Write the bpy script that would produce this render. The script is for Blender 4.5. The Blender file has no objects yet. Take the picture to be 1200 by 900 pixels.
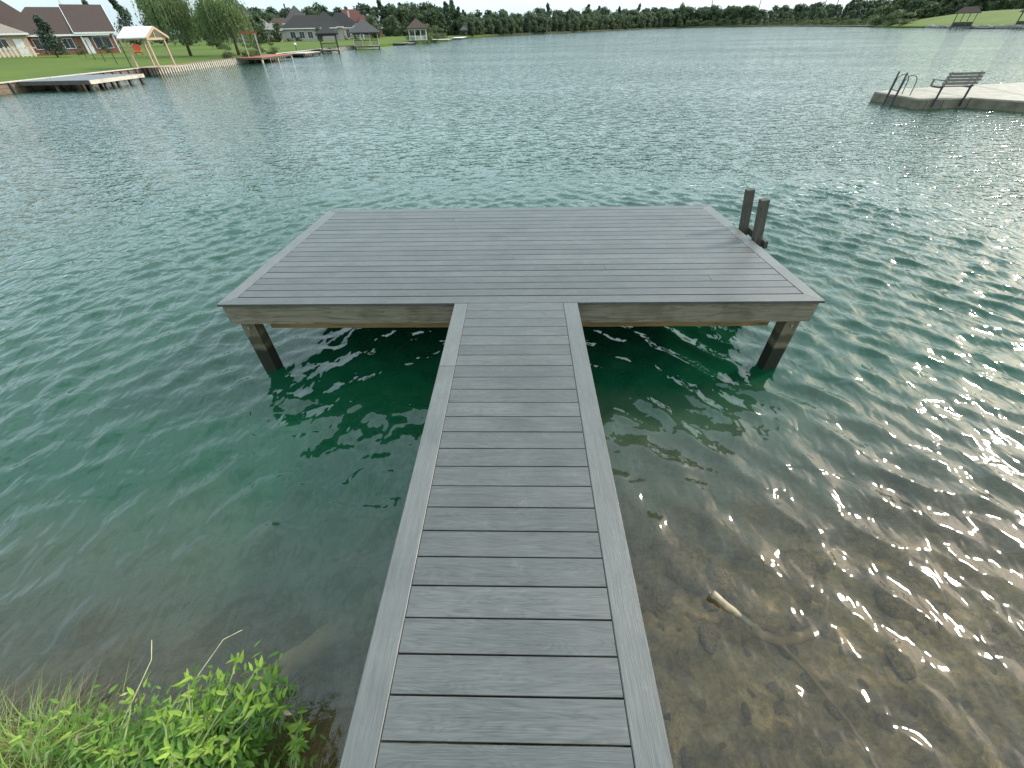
import bpy, bmesh, math, random
import numpy as np
from mathutils import Vector, Matrix, Euler

R = math.radians
random.seed(7)
rng = np.random.default_rng(11)
scene = bpy.context.scene
col = scene.collection

# ---------------------------------------------------------------- camera
cam_d = bpy.data.cameras.new('camera')
cam_d.sensor_width = 36.0
cam_d.lens = 14.4
cam_d.clip_start = 0.05
cam_d.clip_end = 6000
cam = bpy.data.objects.new('camera', cam_d)
col.objects.link(cam)
CAM = Vector((0.08, -3.597, 2.994))
rot = Matrix.Rotation(0.033, 4, 'Z') @ Matrix.Rotation(math.pi / 2 - 0.7165, 4, 'X') @ Matrix.Rotation(-0.0229, 4, 'Z')
cam.matrix_world = Matrix.Translation(CAM) @ rot
scene.camera = cam

# ---------------------------------------------------------------- sky, sun, exposure
SUN_AZ, SUN_EL = 64.0, 31.0           # clockwise from +Y, above the horizon
world = bpy.data.worlds.new('World')
scene.world = world
world.use_nodes = True
wn, wl = world.node_tree.nodes, world.node_tree.links
wn.clear()
sky = wn.new('ShaderNodeTexSky'); sky.sky_type = 'NISHITA'; sky.sun_disc = False
sky.sun_elevation = R(SUN_EL); sky.sun_rotation = R(SUN_AZ)
sky.air_density = 1.2; sky.dust_density = 3.5; sky.ozone_density = 1.0
wtc = wn.new('ShaderNodeTexCoord')
wmap = wn.new('ShaderNodeMapping'); wmap.inputs['Scale'].default_value = (1, 1, 2.6)
wno = wn.new('ShaderNodeTexNoise'); wno.inputs['Scale'].default_value = 1.7; wno.inputs['Detail'].default_value = 6; wno.inputs['Roughness'].default_value = .58
wrp = wn.new('ShaderNodeValToRGB')
wrp.color_ramp.elements[0].position = .34; wrp.color_ramp.elements[0].color = (.50, .50, .50, 1)
wrp.color_ramp.elements[1].position = .68; wrp.color_ramp.elements[1].color = (.95, .95, .95, 1)
wmx = wn.new('ShaderNodeMix'); wmx.data_type = 'RGBA'
# thin white cloud veil, brighter overhead than at the horizon as an overcast sky is
wsx = wn.new('ShaderNodeSeparateXYZ'); wl.new(wtc.outputs['Generated'], wsx.inputs[0])
wmr = wn.new('ShaderNodeMapRange'); wl.new(wsx.outputs[2], wmr.inputs['Value'])
wmr.inputs['From Min'].default_value = 0; wmr.inputs['From Max'].default_value = 1; wmr.inputs['To Min'].default_value = 0.9; wmr.inputs['To Max'].default_value = 2.1
wvm = wn.new('ShaderNodeVectorMath'); wvm.operation = 'SCALE'; wvm.inputs[0].default_value = (5.3, 6.8, 7.5); wl.new(wmr.outputs[0], wvm.inputs['Scale'])
wl.new(wvm.outputs[0], wmx.inputs['B'])
wbg = wn.new('ShaderNodeBackground'); wbg.inputs['Strength'].default_value = 0.15
wout = wn.new('ShaderNodeOutputWorld')
wl.new(wtc.outputs['Generated'], wmap.inputs[0]); wl.new(wmap.outputs[0], wno.inputs['Vector'])
wl.new(wno.outputs[0], wrp.inputs[0]); wl.new(wrp.outputs[0], wmx.inputs['Factor'])
wl.new(sky.outputs[0], wmx.inputs['A']); wl.new(wmx.outputs['Result'], wbg.inputs[0])
wl.new(wbg.outputs[0], wout.inputs[0])

sun_d = bpy.data.lights.new('sun', 'SUN'); sun_d.energy = 3.0; sun_d.angle = R(6.0); sun_d.color = (1, .955, .88)
sun = bpy.data.objects.new('sun', sun_d); col.objects.link(sun)
sdir = Vector((math.cos(R(SUN_EL)) * math.sin(R(SUN_AZ)), math.cos(R(SUN_EL)) * math.cos(R(SUN_AZ)), math.sin(R(SUN_EL))))
sun.rotation_euler = sdir.to_track_quat('Z', 'Y').to_euler()
sun.location = (40, 10, 40)
scene.view_settings.view_transform = 'Standard'
scene.view_settings.look = 'None'
scene.view_settings.exposure = 0.60
scene.view_settings.gamma = 1.0
scene.view_settings.use_curve_mapping = False
scene.cycles.sample_clamp_indirect = 6
scene.cycles.transparent_max_bounces = 24

# ---------------------------------------------------------------- helpers
def tag(o, label=None, cat=None, group=None, kind=None):
    if label: o['label'] = label
    if cat: o['category'] = cat
    if group: o['group'] = group
    if kind: o['kind'] = kind
    return o

def empty(name, loc=(0, 0, 0), rz=0, label=None, cat=None, group=None, parent=None):
    o = bpy.data.objects.new(name, None); col.objects.link(o)
    o.location = loc; o.rotation_euler = (0, 0, rz); o.parent = parent
    return tag(o, label, cat, group)

class MB:
    """collects shapes for one mesh"""
    def __init__(s): s.v = []; s.f = []
    def add(s, vs, fs):
        n = len(s.v); s.v += [tuple(v) for v in vs]; s.f += [tuple(i + n for i in f) for f in fs]; return s
    def box(s, x0, x1, y0, y1, z0, z1, M=None):
        vs = [Vector((x, y, z)) for z in (z0, z1) for (x, y) in ((x0, y0), (x1, y0), (x1, y1), (x0, y1))]
        if M is not None: vs = [M @ v for v in vs]
        return s.add(vs, [(3, 2, 1, 0), (4, 5, 6, 7), (0, 1, 5, 4), (1, 2, 6, 5), (2, 3, 7, 6), (3, 0, 4, 7)])
    def prism(s, pts, z0, z1, b=0.0):
        """polygon (counter-clockwise) extruded; b bevels the top rim"""
        n = len(pts); c = Vector((sum(p[0] for p in pts) / n, sum(p[1] for p in pts) / n))
        vs = [(p[0], p[1], z0) for p in pts]
        fs = [tuple(range(n - 1, -1, -1))]
        if b > 0:
            vs += [(p[0], p[1], z1 - b) for p in pts]
            ins = []
            for i in range(n):
                p = Vector(pts[i][:2]); a = (Vector(pts[i - 1][:2]) - p).normalized(); d = (Vector(pts[(i + 1) % n][:2]) - p).normalized()
                cr = abs(a.x * d.y - a.y * d.x); q = p + (a + d) * (b / max(cr, .2)); ins.append((q.x, q.y, z1))
            vs += ins
            for k in (0, n):
                for i in range(n):
                    j = (i + 1) % n; fs.append((k + i, k + j, k + n + j, k + n + i))
            fs.append(tuple(range(2 * n, 3 * n)))
        else:
            vs += [(p[0], p[1], z1) for p in pts]
            for i in range(n):
                j = (i + 1) % n; fs.append((i, j, n + j, n + i))
            fs.append(tuple(range(n, 2 * n)))
        return s.add(vs, fs)
    def tube(s, path, radii, n=8, cap=True):
        path = [Vector(p) for p in path]
        if not hasattr(radii, '__len__'): radii = [radii] * len(path)
        rings = []
        up = Vector((.13, .27, .95)).normalized()
        for i, p in enumerate(path):
            t = (path[min(i + 1, len(path) - 1)] - path[max(i - 1, 0)]).normalized()
            u = t.cross(up)
            if u.length < 1e-3: u = t.cross(Vector((1, 0, 0)))
            u.normalize(); w = t.cross(u)
            rings.append([p + (u * math.cos(2 * math.pi * k / n) + w * math.sin(2 * math.pi * k / n)) * radii[i] for k in range(n)])
        vs = [v for r in rings for v in r]; fs = []
        for i in range(len(path) - 1):
            for k in range(n):
                a, b = i * n + k, i * n + (k + 1) % n; fs.append((a, a + n, b + n, b))
        if cap:
            fs.append(tuple(range(n))); fs.append(tuple(range(len(vs) - 1, len(vs) - n - 1, -1)))
        return s.add(vs, fs)
    def mesh(s, name, mat, smooth=False):
        me = bpy.data.meshes.new(name); me.from_pydata(s.v, [], s.f); me.validate(); me.update()
        if mat: me.materials.append(mat)
        if smooth: me.polygons.foreach_set('use_smooth', [True] * len(me.polygons))
        bm = bmesh.new(); bm.from_mesh(me); bmesh.ops.recalc_face_normals(bm, faces=bm.faces); bm.to_mesh(me); bm.free()
        return me
    def build(s, name, mat, parent=None, loc=(0, 0, 0), rz=0, smooth=False):
        return link(name, s.mesh(name, mat, smooth), parent, loc, rz)

def link(name, me, parent=None, loc=(0, 0, 0), rz=0):
    o = bpy.data.objects.new(name, me); col.objects.link(o); o.parent = parent
    o.location = loc; o.rotation_euler = (0, 0, rz)
    return o

def copy_tree(o, parent=None):
    c = o.copy(); col.objects.link(c); c.parent = parent
    for ch in list(o.children): copy_tree(ch, c)
    return c

def vnoise(x, y, seed=0):
    """value noise on arrays"""
    xi, yi = np.floor(x).astype(np.int64), np.floor(y).astype(np.int64)
    fx, fy = x - xi, y - yi
    fx, fy = fx * fx * (3 - 2 * fx), fy * fy * (3 - 2 * fy)
    def h(a, b):
        n = (a * 374761393 + b * 668265263 + seed * 1442695041) & 0x7fffffff
        n = ((n ^ (n >> 13)) * 1274126177) & 0x7fffffff
        return ((n ^ (n >> 16)) & 0xffff) / 65535.0
    a, b, c, d = h(xi, yi), h(xi + 1, yi), h(xi, yi + 1), h(xi + 1, yi + 1)
    return (a * (1 - fx) + b * fx) * (1 - fy) + (c * (1 - fx) + d * fx) * fy - .5

def fbm(x, y, seed=0, octv=4):
    t = 0; a = 1.0
    for k in range(octv): t = t + a * vnoise(x * 2 ** k, y * 2 ** k, seed + k); a *= .5
    return t

def grid_mesh(name, xs, ys, zfun, mat, smooth=True):
    X, Y = np.meshgrid(xs, ys); Z, DX, DY = zfun(X, Y)
    nx, ny = len(xs), len(ys)
    co = np.stack([X + DX, Y + DY, Z], -1).reshape(-1, 3)
    me = bpy.data.meshes.new(name)
    me.vertices.add(nx * ny); me.vertices.foreach_set('co', co.ravel())
    i = np.arange((ny - 1) * nx).reshape(ny - 1, nx)[:, :-1].ravel()
    q = np.stack([i, i + 1, i + nx + 1, i + nx], -1)
    nf = len(q)
    me.loops.add(nf * 4); me.loops.foreach_set('vertex_index', q.ravel().astype(np.int32))
    me.polygons.add(nf); me.polygons.foreach_set('loop_start', (np.arange(nf) * 4).astype(np.int32)); me.polygons.foreach_set('loop_total', np.full(nf, 4, np.int32))
    me.polygons.foreach_set('use_smooth', np.full(nf, smooth))
    me.update(calc_edges=True)
    me.materials.append(mat)
    return me, X, Y

# ---------------------------------------------------------------- materials
class N:
    """tiny node-graph writer"""
    def __init__(s, name):
        s.m = bpy.data.materials.new(name); s.m.use_nodes = True
        s.t = s.m.node_tree; s.t.nodes.clear(); s.out = s.t.nodes.new('ShaderNodeOutputMaterial')
    def n(s, typ, ins=None, **kw):
        x = s.t.nodes.new('ShaderNode' + typ)
        for k, v in kw.items(): setattr(x, k, v)
        for k, v in (ins or {}).items():
            if isinstance(v, bpy.types.NodeSocket): s.t.links.new(v, x.inputs[k])
            else: x.inputs[k].default_value = v
        return x
    def noise(s, vec, scale, detail=4, rough=.55, dist=0):
        return s.n('TexNoise', {'Vector': vec, 'Scale': scale, 'Detail': detail, 'Roughness': rough, 'Distortion': dist}).outputs[0]
    def ramp(s, fac, *stops):
        r = s.n('ValToRGB', {0: fac}); e = r.color_ramp.elements
        while len(e) < len(stops): e.new(.5)
        for k, (p, c) in enumerate(stops):
            e[k].position = p; e[k].color = (c, c, c, 1) if not hasattr(c, '__len__') else (*c, 1)
        return r.outputs[0]
    def mix(s, f, a, b, blend='MIX'):
        x = s.n('Mix', data_type='RGBA', blend_type=blend)
        for i, v in ((0, f), (6, a), (7, b)):
            if isinstance(v, bpy.types.NodeSocket): s.t.links.new(v, x.inputs[i])
            elif i == 0: x.inputs[0].default_value = v
            else: x.inputs[i].default_value = (*v, 1) if hasattr(v, '__len__') else (v, v, v, 1)
        return x.outputs[2]
    def math(s, op, a, b=0.0, clamp=False):
        x = s.n('Math', {0: a, 1: b}, operation=op); x.use_clamp = clamp; return x.outputs[0]
    def mapv(s, vec, scale=(1, 1, 1), loc=(0, 0, 0), rz=0):
        return s.n('Mapping', {0: vec, 'Scale': scale, 'Location': loc, 'Rotation': (0, 0, rz)}).outputs[0]
    def obj(s, jitter=True):
        """object coordinates shifted by the object's own random number, so that copies differ"""
        c = s.n('TexCoord').outputs['Object']
        if not jitter: return c
        r = s.n('ObjectInfo').outputs['Random']; k = s.math('MULTIPLY', r, 37.0)
        cv = s.n('CombineXYZ', {0: k, 1: s.math('MULTIPLY', r, 91.0), 2: s.math('MULTIPLY', r, 17.0)}).outputs[0]
        return s.n('VectorMath', {0: c, 1: cv}, operation='ADD').outputs[0]
    def rand(s): return s.n('ObjectInfo').outputs['Random']
    def pos(s): return s.n('NewGeometry').outputs['Position']
    def bump(s, h, dist=.01, strength=1.0):
        return s.n('Bump', {'Height': h, 'Distance': dist, 'Strength': strength}).outputs[0]
    def done(s, color, rough=.7, normal=None, spec=.5, **kw):
        b = s.n('BsdfPrincipled', {'Base Color': color if isinstance(color, bpy.types.NodeSocket) else (*color, 1), 'Roughness': rough, 'Specular IOR Level': spec})
        for k, v in kw.items():
            kk = k.replace('_', ' ')
            if isinstance(v, bpy.types.NodeSocket): s.t.links.new(v, b.inputs[kk])
            else: b.inputs[kk].default_value = v
        if normal: s.t.links.new(normal, b.inputs['Normal'])
        s.t.links.new(b.outputs[0], s.out.inputs[0])
        return s.m

def simple(name, c, rough=.7, var=.25, scale=3.0, bump=.0, spec=.4, **kw):
    g = N(name); v = g.obj()
    n = g.noise(v, scale, 5, .6)
    lo = tuple(x * (1 - var) for x in c); hi = tuple(min(1, x * (1 + var)) for x in c)
    cc = g.ramp(n, (.3, lo), (.7, hi))
    return g.done(cc, rough, g.bump(n, bump) if bump else None, spec, **kw)

def composite(name, axis, c0, c1, grain=1.0):
    """grey wood-plastic deck board: fine embossed grain along one axis"""
    g = N(name); v = g.obj()
    st = (1.6, 34, 34) if axis == 'x' else (34, 1.6, 34)
    st2 = (9, 260, 260) if axis == 'x' else (260, 9, 260)
    st3 = (.9, 7, 7) if axis == 'x' else (7, .9, 7)
    low = g.noise(g.mapv(v, st3), 1.0, 2, .5, .4)
    # contour lines of a stretched field give cathedral arches
    rings = g.math('FRACT', g.math('MULTIPLY', low, 34.0))
    arch = g.ramp(rings, (0, 1.0), (.2, .3), (.5, .0), (.8, .3), (1, 1.0))
    fine = g.noise(g.mapv(v, st), 1.0, 5, .65, .6)
    hair = g.noise(g.mapv(v, st2), 1.0, 3, .6)
    big = g.noise(v, 3.0, 3, .6)
    h = g.math('ADD', g.math('MULTIPLY', arch, -.13 * grain), g.math('ADD', g.math('MULTIPLY', fine, .55), g.math('MULTIPLY', hair, .80)))
    f = g.math('ADD', g.math('MULTIPLY', h, .75), g.math('MULTIPLY', g.math('SUBTRACT', big, .5), .30))
    c = g.ramp(f, (.22, c0), (.68, c1))
    r = g.math('ADD', g.math('MULTIPLY', g.rand(), .30), .82)
    c = g.mix(1.0, c, g.n('CombineColor', {0: r, 1: r, 2: r}).outputs[0], 'MULTIPLY')
    # faint scuffs and dust
    sc = g.ramp(g.noise(v, 9.0, 6, .75), (.60, 0.0), (.76, 1.0))
    c = g.mix(g.math('MULTIPLY', sc, .16), c, (.26, .25, .235))
    # broad water stains and a few pale droppings
    st_ = g.ramp(g.noise(g.pos(), 1.6, 5, .65), (.50, 0.0), (.70, 1.0))
    c = g.mix(g.math('MULTIPLY', st_, .30), c, tuple(x * .62 for x in c0))
    vo = g.n('TexVoronoi', {'Vector': g.n('VectorMath', {0: g.pos(), 1: g.n('TexNoise', {'Vector': g.pos(), 'Scale': 40.0}).outputs[1]}, operation='ADD').outputs[0], 'Scale': 1.9})
    dr = g.ramp(vo.outputs['Distance'], (.0, 1.0), (.022, .8), (.034, 0.0))
    c = g.mix(g.math('MULTIPLY', dr, .55), c, (.30, .29, .27))
    return g.done(c, .45, g.bump(h, .0016, .9), .6)

def timber(name, axis, c0, c1, stain=(.05, .045, .03), stain_amt=.5, knots=True, wet=None):
    g = N(name); v = g.obj()
    s1 = {'x': (1.2, 30, 30), 'y': (30, 1.2, 30), 'z': (30, 30, 1.2)}[axis]
    s3 = {'x': (.6, 6, 6), 'y': (6, .6, 6), 'z': (6, 6, .6)}[axis]
    a = g.noise(g.mapv(v, s1), 1.0, 5, .65, .8)
    b = g.noise(g.mapv(v, s3), 1.0, 3, .55, .5)
    ring = g.ramp(g.math('FRACT', g.math('MULTIPLY', b, 11.0)), (0, 0.0), (.3, .8), (.9, 1.0), (1, 0.0))
    f = g.math('ADD', g.math('MULTIPLY', a, .7), g.math('MULTIPLY', ring, .25))
    c = g.ramp(f, (.25, c0), (.75, c1))
    bl = g.ramp(g.noise(v, 2.4, 5, .6), (.48, 0.0), (.7, 1.0))
    c = g.mix(g.math('MULTIPLY', bl, stain_amt), c, stain)
    if knots:
        vo = g.n('TexVoronoi', {'Vector': g.mapv(v, {'x': (.55, 2, 2), 'y': (2, .55, 2), 'z': (2, 2, .55)}[axis]), 'Scale': 2.6})
        k = g.ramp(vo.outputs['Distance'], (.0, 1.0), (.055, .9), (.10, 0.0))
        c = g.mix(g.math('MULTIPLY', k, .75), c, (.05, .035, .02))
    rough = .75
    if wet is not None:      # tide line: algae-dark wood below a height
        z = g.n('SeparateXYZ', {0: g.pos()}).outputs[2]
        zz = g.math('ADD', z, g.math('MULTIPLY', g.noise(g.pos(), 11.0, 3), .07))
        w = g.ramp(zz, (0, 1.0), (wet, 1.0), (wet + .05, 0.0))
        c = g.mix(w, c, (.012, .013, .006))
        band = g.ramp(zz, (.40, 0.0), (.43, 1.0), (.50, 1.0), (.53, 0.0))
        c = g.mix(g.math('MULTIPLY', band, .75), c, (.025, .024, .012))
    return g.done(c, rough, g.bump(f, .004, .6), .3)

M = {}
M['deck_x'] = composite('composite_deck_across', 'x', (.020, .0193, .0165), (.088, .0845, .0755))
M['deck_y'] = composite('composite_deck_along', 'y', (.044, .0428, .0375), (.100, .0965, .086), .4)
M['fascia_x'] = timber('weathered_fascia', 'x', (.080, .066, .042), (.195, .168, .118), (.045, .034, .017), .55)
M['fascia_y'] = timber('weathered_fascia_side', 'y', (.09, .08, .06), (.19, .17, .13), (.04, .035, .02), .5)
M['beam_x'] = timber('treated_beam', 'x', (.14, .085, .03), (.27, .18, .075), (.07, .04, .01), .4)
M['post'] = timber('post_timber', 'z', (.062, .050, .028), (.15, .125, .075), (.018, .015, .008), .7, True, .32)
M['ladder'] = timber('ladder_timber', 'z', (.03, .026, .02), (.085, .075, .056), (.014, .012, .008), .6)
M['seawall'] = timber('bulkhead_timber', 'y', (.09, .062, .04), (.20, .145, .095), (.03, .022, .014), .6, False)
M['seawall_pale'] = timber('bulkhead_pale_timber', 'y', (.30, .26, .21), (.50, .45, .37), (.12, .10, .07), .5, False)
M['dark_wood'] = timber('dark_timber', 'z', (.035, .03, .025), (.09, .078, .065), (.02, .018, .014), .4, False)
M['dark_y'] = timber('dark_joist', 'y', (.03, .025, .015), (.08, .065, .04), (.02, .018, .014), .4, False)
M['new_wood'] = timber('new_pine', 'x', (.26, .185, .12), (.40, .30, .20), (.2, .14, .08), .3, False)
M['cedar'] = timber('red_cedar', 'x', (.20, .06, .03), (.34, .12, .06), (.12, .04, .02), .4, False)
M['grey_deck'] = timber('old_grey_deck', 'y', (.085, .087, .09), (.165, .165, .17), (.05, .05, .05), .4, False)
M['white'] = simple('white_paint', (.58, .57, .54), .5, .08, 2)
M['screw'] = simple('steel_screw', (.45, .45, .44), .35, .1, 50, Metallic=.8)
M['dark_metal'] = simple('dark_metal', (.05, .052, .055), .4, .3, 8, Metallic=.6)
M['glass'] = simple('window_glass', (.03, .036, .042), .08, .3, 1.0, spec=.7)
M['cream'] = simple('cream_render', (.55, .47, .36), .85, .12, 1.5)
M['cream_sun'] = simple('sunlit_cream_render', (.62, .57, .40), .85, .1, 1.5)  # cream wall with the sunlight on it put into the colour
M['beige_brick'] = None
M['plastic'] = simple('beige_dock_float', (.20, .17, .125), .7, .3, 2.5, .004)
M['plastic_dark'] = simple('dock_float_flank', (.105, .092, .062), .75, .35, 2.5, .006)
M['bench'] = timber('bench_slats', 'x', (.10, .085, .07), (.19, .165, .14), (.05, .04, .03), .4, False)
M['red'] = simple('red_plastic', (.42, .06, .035), .5, .15)
M['orange'] = simple('orange_plastic', (.5, .18, .05), .5, .15)
M['rock'] = simple('wet_stone', (.20, .125, .055), .8, .6, 6.0, .04, spec=.15)
M['boulder'] = simple('grey_boulder', (.13, .12, .105), .8, .5, 1.2, .05)
M['bark'] = simple('bark', (.07, .055, .04), .9, .4, 6.0, .03)
M['mudwood'] = simple('sunken_wood', (.18, .105, .045), .75, .45, 7.0, .01)
M['logwood'] = simple('muddy_log_wood', (.38, .27, .15), .85, .4, 5.0, .01, spec=.1)
M['drywood'] = simple('broken_stick', (.26, .2, .125), .7, .4, 14.0, .006)

def brick(name, c1, c2, mortar):
    g = N(name); v = g.n('TexCoord').outputs['Object']
    # along-wall coordinate: x plus y so that all four sides get courses
    s = g.n('SeparateXYZ', {0: v}); u = g.math('ADD', s.outputs[0], s.outputs[1])
    b = g.n('TexBrick', {'Vector': g.n('CombineXYZ', {0: u, 1: s.outputs[2], 2: 0.0}).outputs[0], 'Color1': (*c1, 1), 'Color2': (*c2, 1), 'Mortar': (*mortar, 1), 'Scale': 4.5, 'Mortar Size': .015})
    c = g.mix(.5, b.outputs[0], g.mix(g.noise(v, 1.1, 4), c1, c2))
    return g.done(c, .85, None, .3)
M['beige_brick'] = brick('beige_brick', (.36, .25, .18), (.46, .34, .25), (.40, .34, .28))
M['red_brick'] = brick('red_brick', (.16, .065, .045), (.24, .10, .07), (.2, .16, .13))
M['grey_brick'] = brick('grey_brick', (.25, .22, .19), (.34, .31, .27), (.35, .33, .3))

def shingle(name, c):
    g = N(name); v = g.n('TexCoord').outputs['Object']
    s = g.n('SeparateXYZ', {0: v})
    row = g.ramp(g.math('FRACT', g.math('MULTIPLY', s.outputs[2], 6.0)), (0, .72), (.25, 1.0), (1, 1.0))
    n = g.ramp(g.noise(v, 7.0, 5, .75), (.3, .7), (.7, 1.25))
    k = g.mix(1.0, g.mix(1.0, c, n, 'MULTIPLY'), row, 'MULTIPLY')
    return g.done(k, .85, None, .25)
M['roof_tan'] = shingle('tan_shingles', (.20, .165, .13))
M['roof_brown'] = shingle('brown_shingles', (.056, .036, .029))
M['roof_black'] = shingle('black_shingles', (.026, .022, .020))
M['roof_slate'] = shingle('slate_shingles', (.062, .056, .051))
M['roof_red'] = shingle('red_shingles', (.11, .043, .037))
M['roof_grey'] = shingle('warm_grey_shingles', (.19, .175, .15))
M['roof_white'] = simple('white_metal_roof', (.66, .65, .62), .5, .06, 3)

def leafmat(name, c0, c1, trans=.35, rnd=True, rough=.55):
    g = N(name)
    n = g.noise(g.pos(), 1.3, 3, .6)
    at = g.n('Attribute', attribute_name='tint').outputs['Fac']
    f = g.math('ADD', g.math('MULTIPLY', n, .45), g.math('MULTIPLY', at, .55))
    if rnd: f = g.math('ADD', g.math('MULTIPLY', f, .75), g.math('MULTIPLY', g.rand(), .25))
    c = g.ramp(f, (.2, c0), (.8, c1))
    b = g.n('BsdfPrincipled', {'Base Color': c, 'Roughness': rough, 'Specular IOR Level': .35})
    t = g.n('BsdfTranslucent', {0: g.mix(1.0, c, (1.25, 1.35, .55), 'MULTIPLY')})
    x = g.n('MixShader', {0: trans, 1: b.outputs[0], 2: t.outputs[0]})
    g.t.links.new(x.outputs[0], g.out.inputs[0])
    return g.m
M['leaf_far'] = leafmat('far_foliage', (.022, .040, .018), (.075, .105, .040), .25)
M['leaf_pine'] = leafmat('pine_foliage', (.014, .030, .017), (.045, .070, .034), .2)
M['leaf_bush'] = leafmat('waterside_foliage', (.035, .055, .020), (.115, .135, .052), .3)
M['leaf_willow'] = leafmat('willow_foliage', (.035, .062, .022), (.135, .175, .068), .35, False)
M['leaf_lime'] = leafmat('young_leaf', (.10, .175, .022), (.31, .41, .060), .45)
M['leaf_mid'] = leafmat('mid_green_leaf', (.055, .13, .018), (.20, .33, .045), .4)  # darker green of the older and inner leaves
M['grass_green'] = leafmat('grass_blade', (.09, .17, .03), (.28, .36, .09), .4)
M['grass_dry'] = leafmat('dry_grass_blade', (.20, .17, .08), (.42, .37, .20), .3)
M['stem'] = simple('green_stem', (.13, .17, .05), .6, .3, 20)
M['straw'] = simple('straw_stalk', (.42, .38, .22), .6, .25, 20)

def lawn():
    g = N('lawn_grass'); p = g.pos()
    a = g.noise(p, .09, 4, .6); b = g.noise(p, 1.6, 5, .7)
    c = g.ramp(g.math('ADD', g.math('MULTIPLY', a, .6), g.math('MULTIPLY', b, .4)), (.3, (.042, .066, .006)), (.7, (.088, .116, .010)))
    s_ = g.n('SeparateXYZ', {0: p})
    wild = g.math('MULTIPLY', g.n('MapRange', {'Value': s_.outputs[1], 1: 235.0, 2: 262.0, 3: 0.0, 4: 1.0}).outputs[0], 1.0)
    c = g.mix(wild, c, g.ramp(b, (.3, (.028, .030, .015)), (.7, (.085, .075, .040))))
    return g.done(c, .9, g.bump(b, .05), .15)
M['lawn'] = lawn()

def mud():
    g = N('lake_bed_mud'); p = g.pos()
    a = g.noise(p, 1.4, 5, .62); b = g.noise(p, 7.0, 6, .7, .5); d = g.noise(p, 34.0, 4, .7)
    vo = g.n('TexVoronoi', {'Vector': g.n('VectorMath', {0: p, 1: g.n('TexNoise', {'Vector': p, 'Scale': 6.0}).outputs[1]}, operation='ADD').outputs[0], 'Scale': 9.0})
    cl = g.ramp(vo.outputs['Distance'], (.05, 1.0), (.5, .0))
    f = g.math('ADD', g.math('ADD', g.math('MULTIPLY', a, .45), g.math('MULTIPLY', b, .40)), g.math('MULTIPLY', d, .22))
    c = g.ramp(f, (.36, (.035, .019, .006)), (.46, (.125, .074, .026)), (.56, (.25, .160, .066)), (.70, (.42, .29, .14)))
    c = g.mix(g.math('MULTIPLY', cl, .4), c, (.08, .055, .022))
    alg = g.ramp(g.noise(p, 3.1, 4, .6), (.55, 0.0), (.72, 1.0))
    c = g.mix(g.math('MULTIPLY', alg, .35), c, (.085, .068, .020))
    h = g.math('ADD', b, g.math('MULTIPLY', d, .35))
    return g.done(c, .8, g.bump(h, .05, 1.0), .2)
M['mud'] = mud()

def water():
    g = N('lake_water')
    p = g.pos()
    dep = g.n('Attribute', attribute_name='depth').outputs['Fac']
    # wind ripples: slopes of stretched noise taken by finite difference, so that they do not flatten with distance
    gust = g.ramp(g.noise(g.mapv(p, (.5, 1.3, 1)), .06, 4, .6), (.32, .55), (.68, 1.3))
    dist = g.n('VectorMath', {0: p}, operation='LENGTH').outputs['Value']
    far = g.n('MapRange', {'Value': dist, 1: 5.0, 2: 10.0, 3: 0.0, 4: 1.0}).outputs[0]
    amp_a = g.math('MULTIPLY', gust, g.math('ADD', g.math('MULTIPLY', far, .062), .026))     # 0.4 m chop
    amp_b = g.math('MULTIPLY', gust, g.math('ADD', g.math('MULTIPLY', far, .018), .018))     # ripples
    def height(off):
        q = g.n('VectorMath', {0: p, 1: off}, operation='ADD').outputs[0] if off else p
        ra = g.mapv(q, (1.0, 2.0, 1), (0, 0, 0), R(-22)); rb = g.mapv(q, (1.9, 1.0, 1), (3, 7, 0), R(24))
        a = g.noise(ra, 2.1, 1, .5, .5); b = g.noise(rb, 5.2, 1, .5, .4)
        ridge = g.math('SUBTRACT', 1.0, g.math('ABSOLUTE', g.math('SUBTRACT', g.math('MULTIPLY', a, 2.0), 1.0)))
        a = g.math('ADD', g.math('MULTIPLY', a, .65), g.math('MULTIPLY', ridge, .40))
        return g.math('ADD', g.math('MULTIPLY', a, amp_a), g.math('MULTIPLY', b, amp_b))
    e = .025
    h0, hx, hy = height(None), height((e, 0, 0)), height((0, e, 0))
    sl = g.n('CombineXYZ', {0: g.math('MULTIPLY', g.math('SUBTRACT', h0, hx), 1 / e), 1: g.math('MULTIPLY', g.math('SUBTRACT', h0, hy), 1 / e), 2: 0.0}).outputs[0]
    nrm = g.n('NewGeometry').outputs['Normal']
    nb = g.n('VectorMath', {0: g.n('VectorMath', {0: nrm, 1: sl}, operation='ADD').outputs[0]}, operation='NORMALIZE').outputs[0]
    fr = g.n('Fresnel', {'IOR': 1.40, 'Normal': nb}).outputs[0]
    gl = g.n('BsdfGlossy', {'Color': (1, 1, 1, 1), 'Roughness': .05, 'Normal': nb})
    # suspended silt: opacity follows the depth of water over the bed
    turb = g.n('MapRange', {'Value': dep, 1: .0, 2: 1.1, 3: 0.0, 4: 1.0}, interpolation_type='SMOOTHSTEP').outputs[0]
    shal = g.n('MapRange', {'Value': dep, 1: .15, 2: 1.3, 3: 0.0, 4: 1.0}).outputs[0]
    bc = g.ramp(shal, (0, (.060, .042, .018)), (.40, (.040, .051, .033)), (1, (.0028, .033, .0145)))
    body = g.n('BsdfDiffuse', {'Color': bc})
    tr = g.n('BsdfTransparent', {'Color': (.90, .91, .84, 1)})
    under = g.n('MixShader', {0: turb, 1: tr.outputs[0], 2: body.outputs[0]})
    x = g.n('MixShader', {0: fr, 1: under.outputs[0], 2: gl.outputs[0]})
    g.t.links.new(x.outputs[0], g.out.inputs[0])
    return g.m
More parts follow.
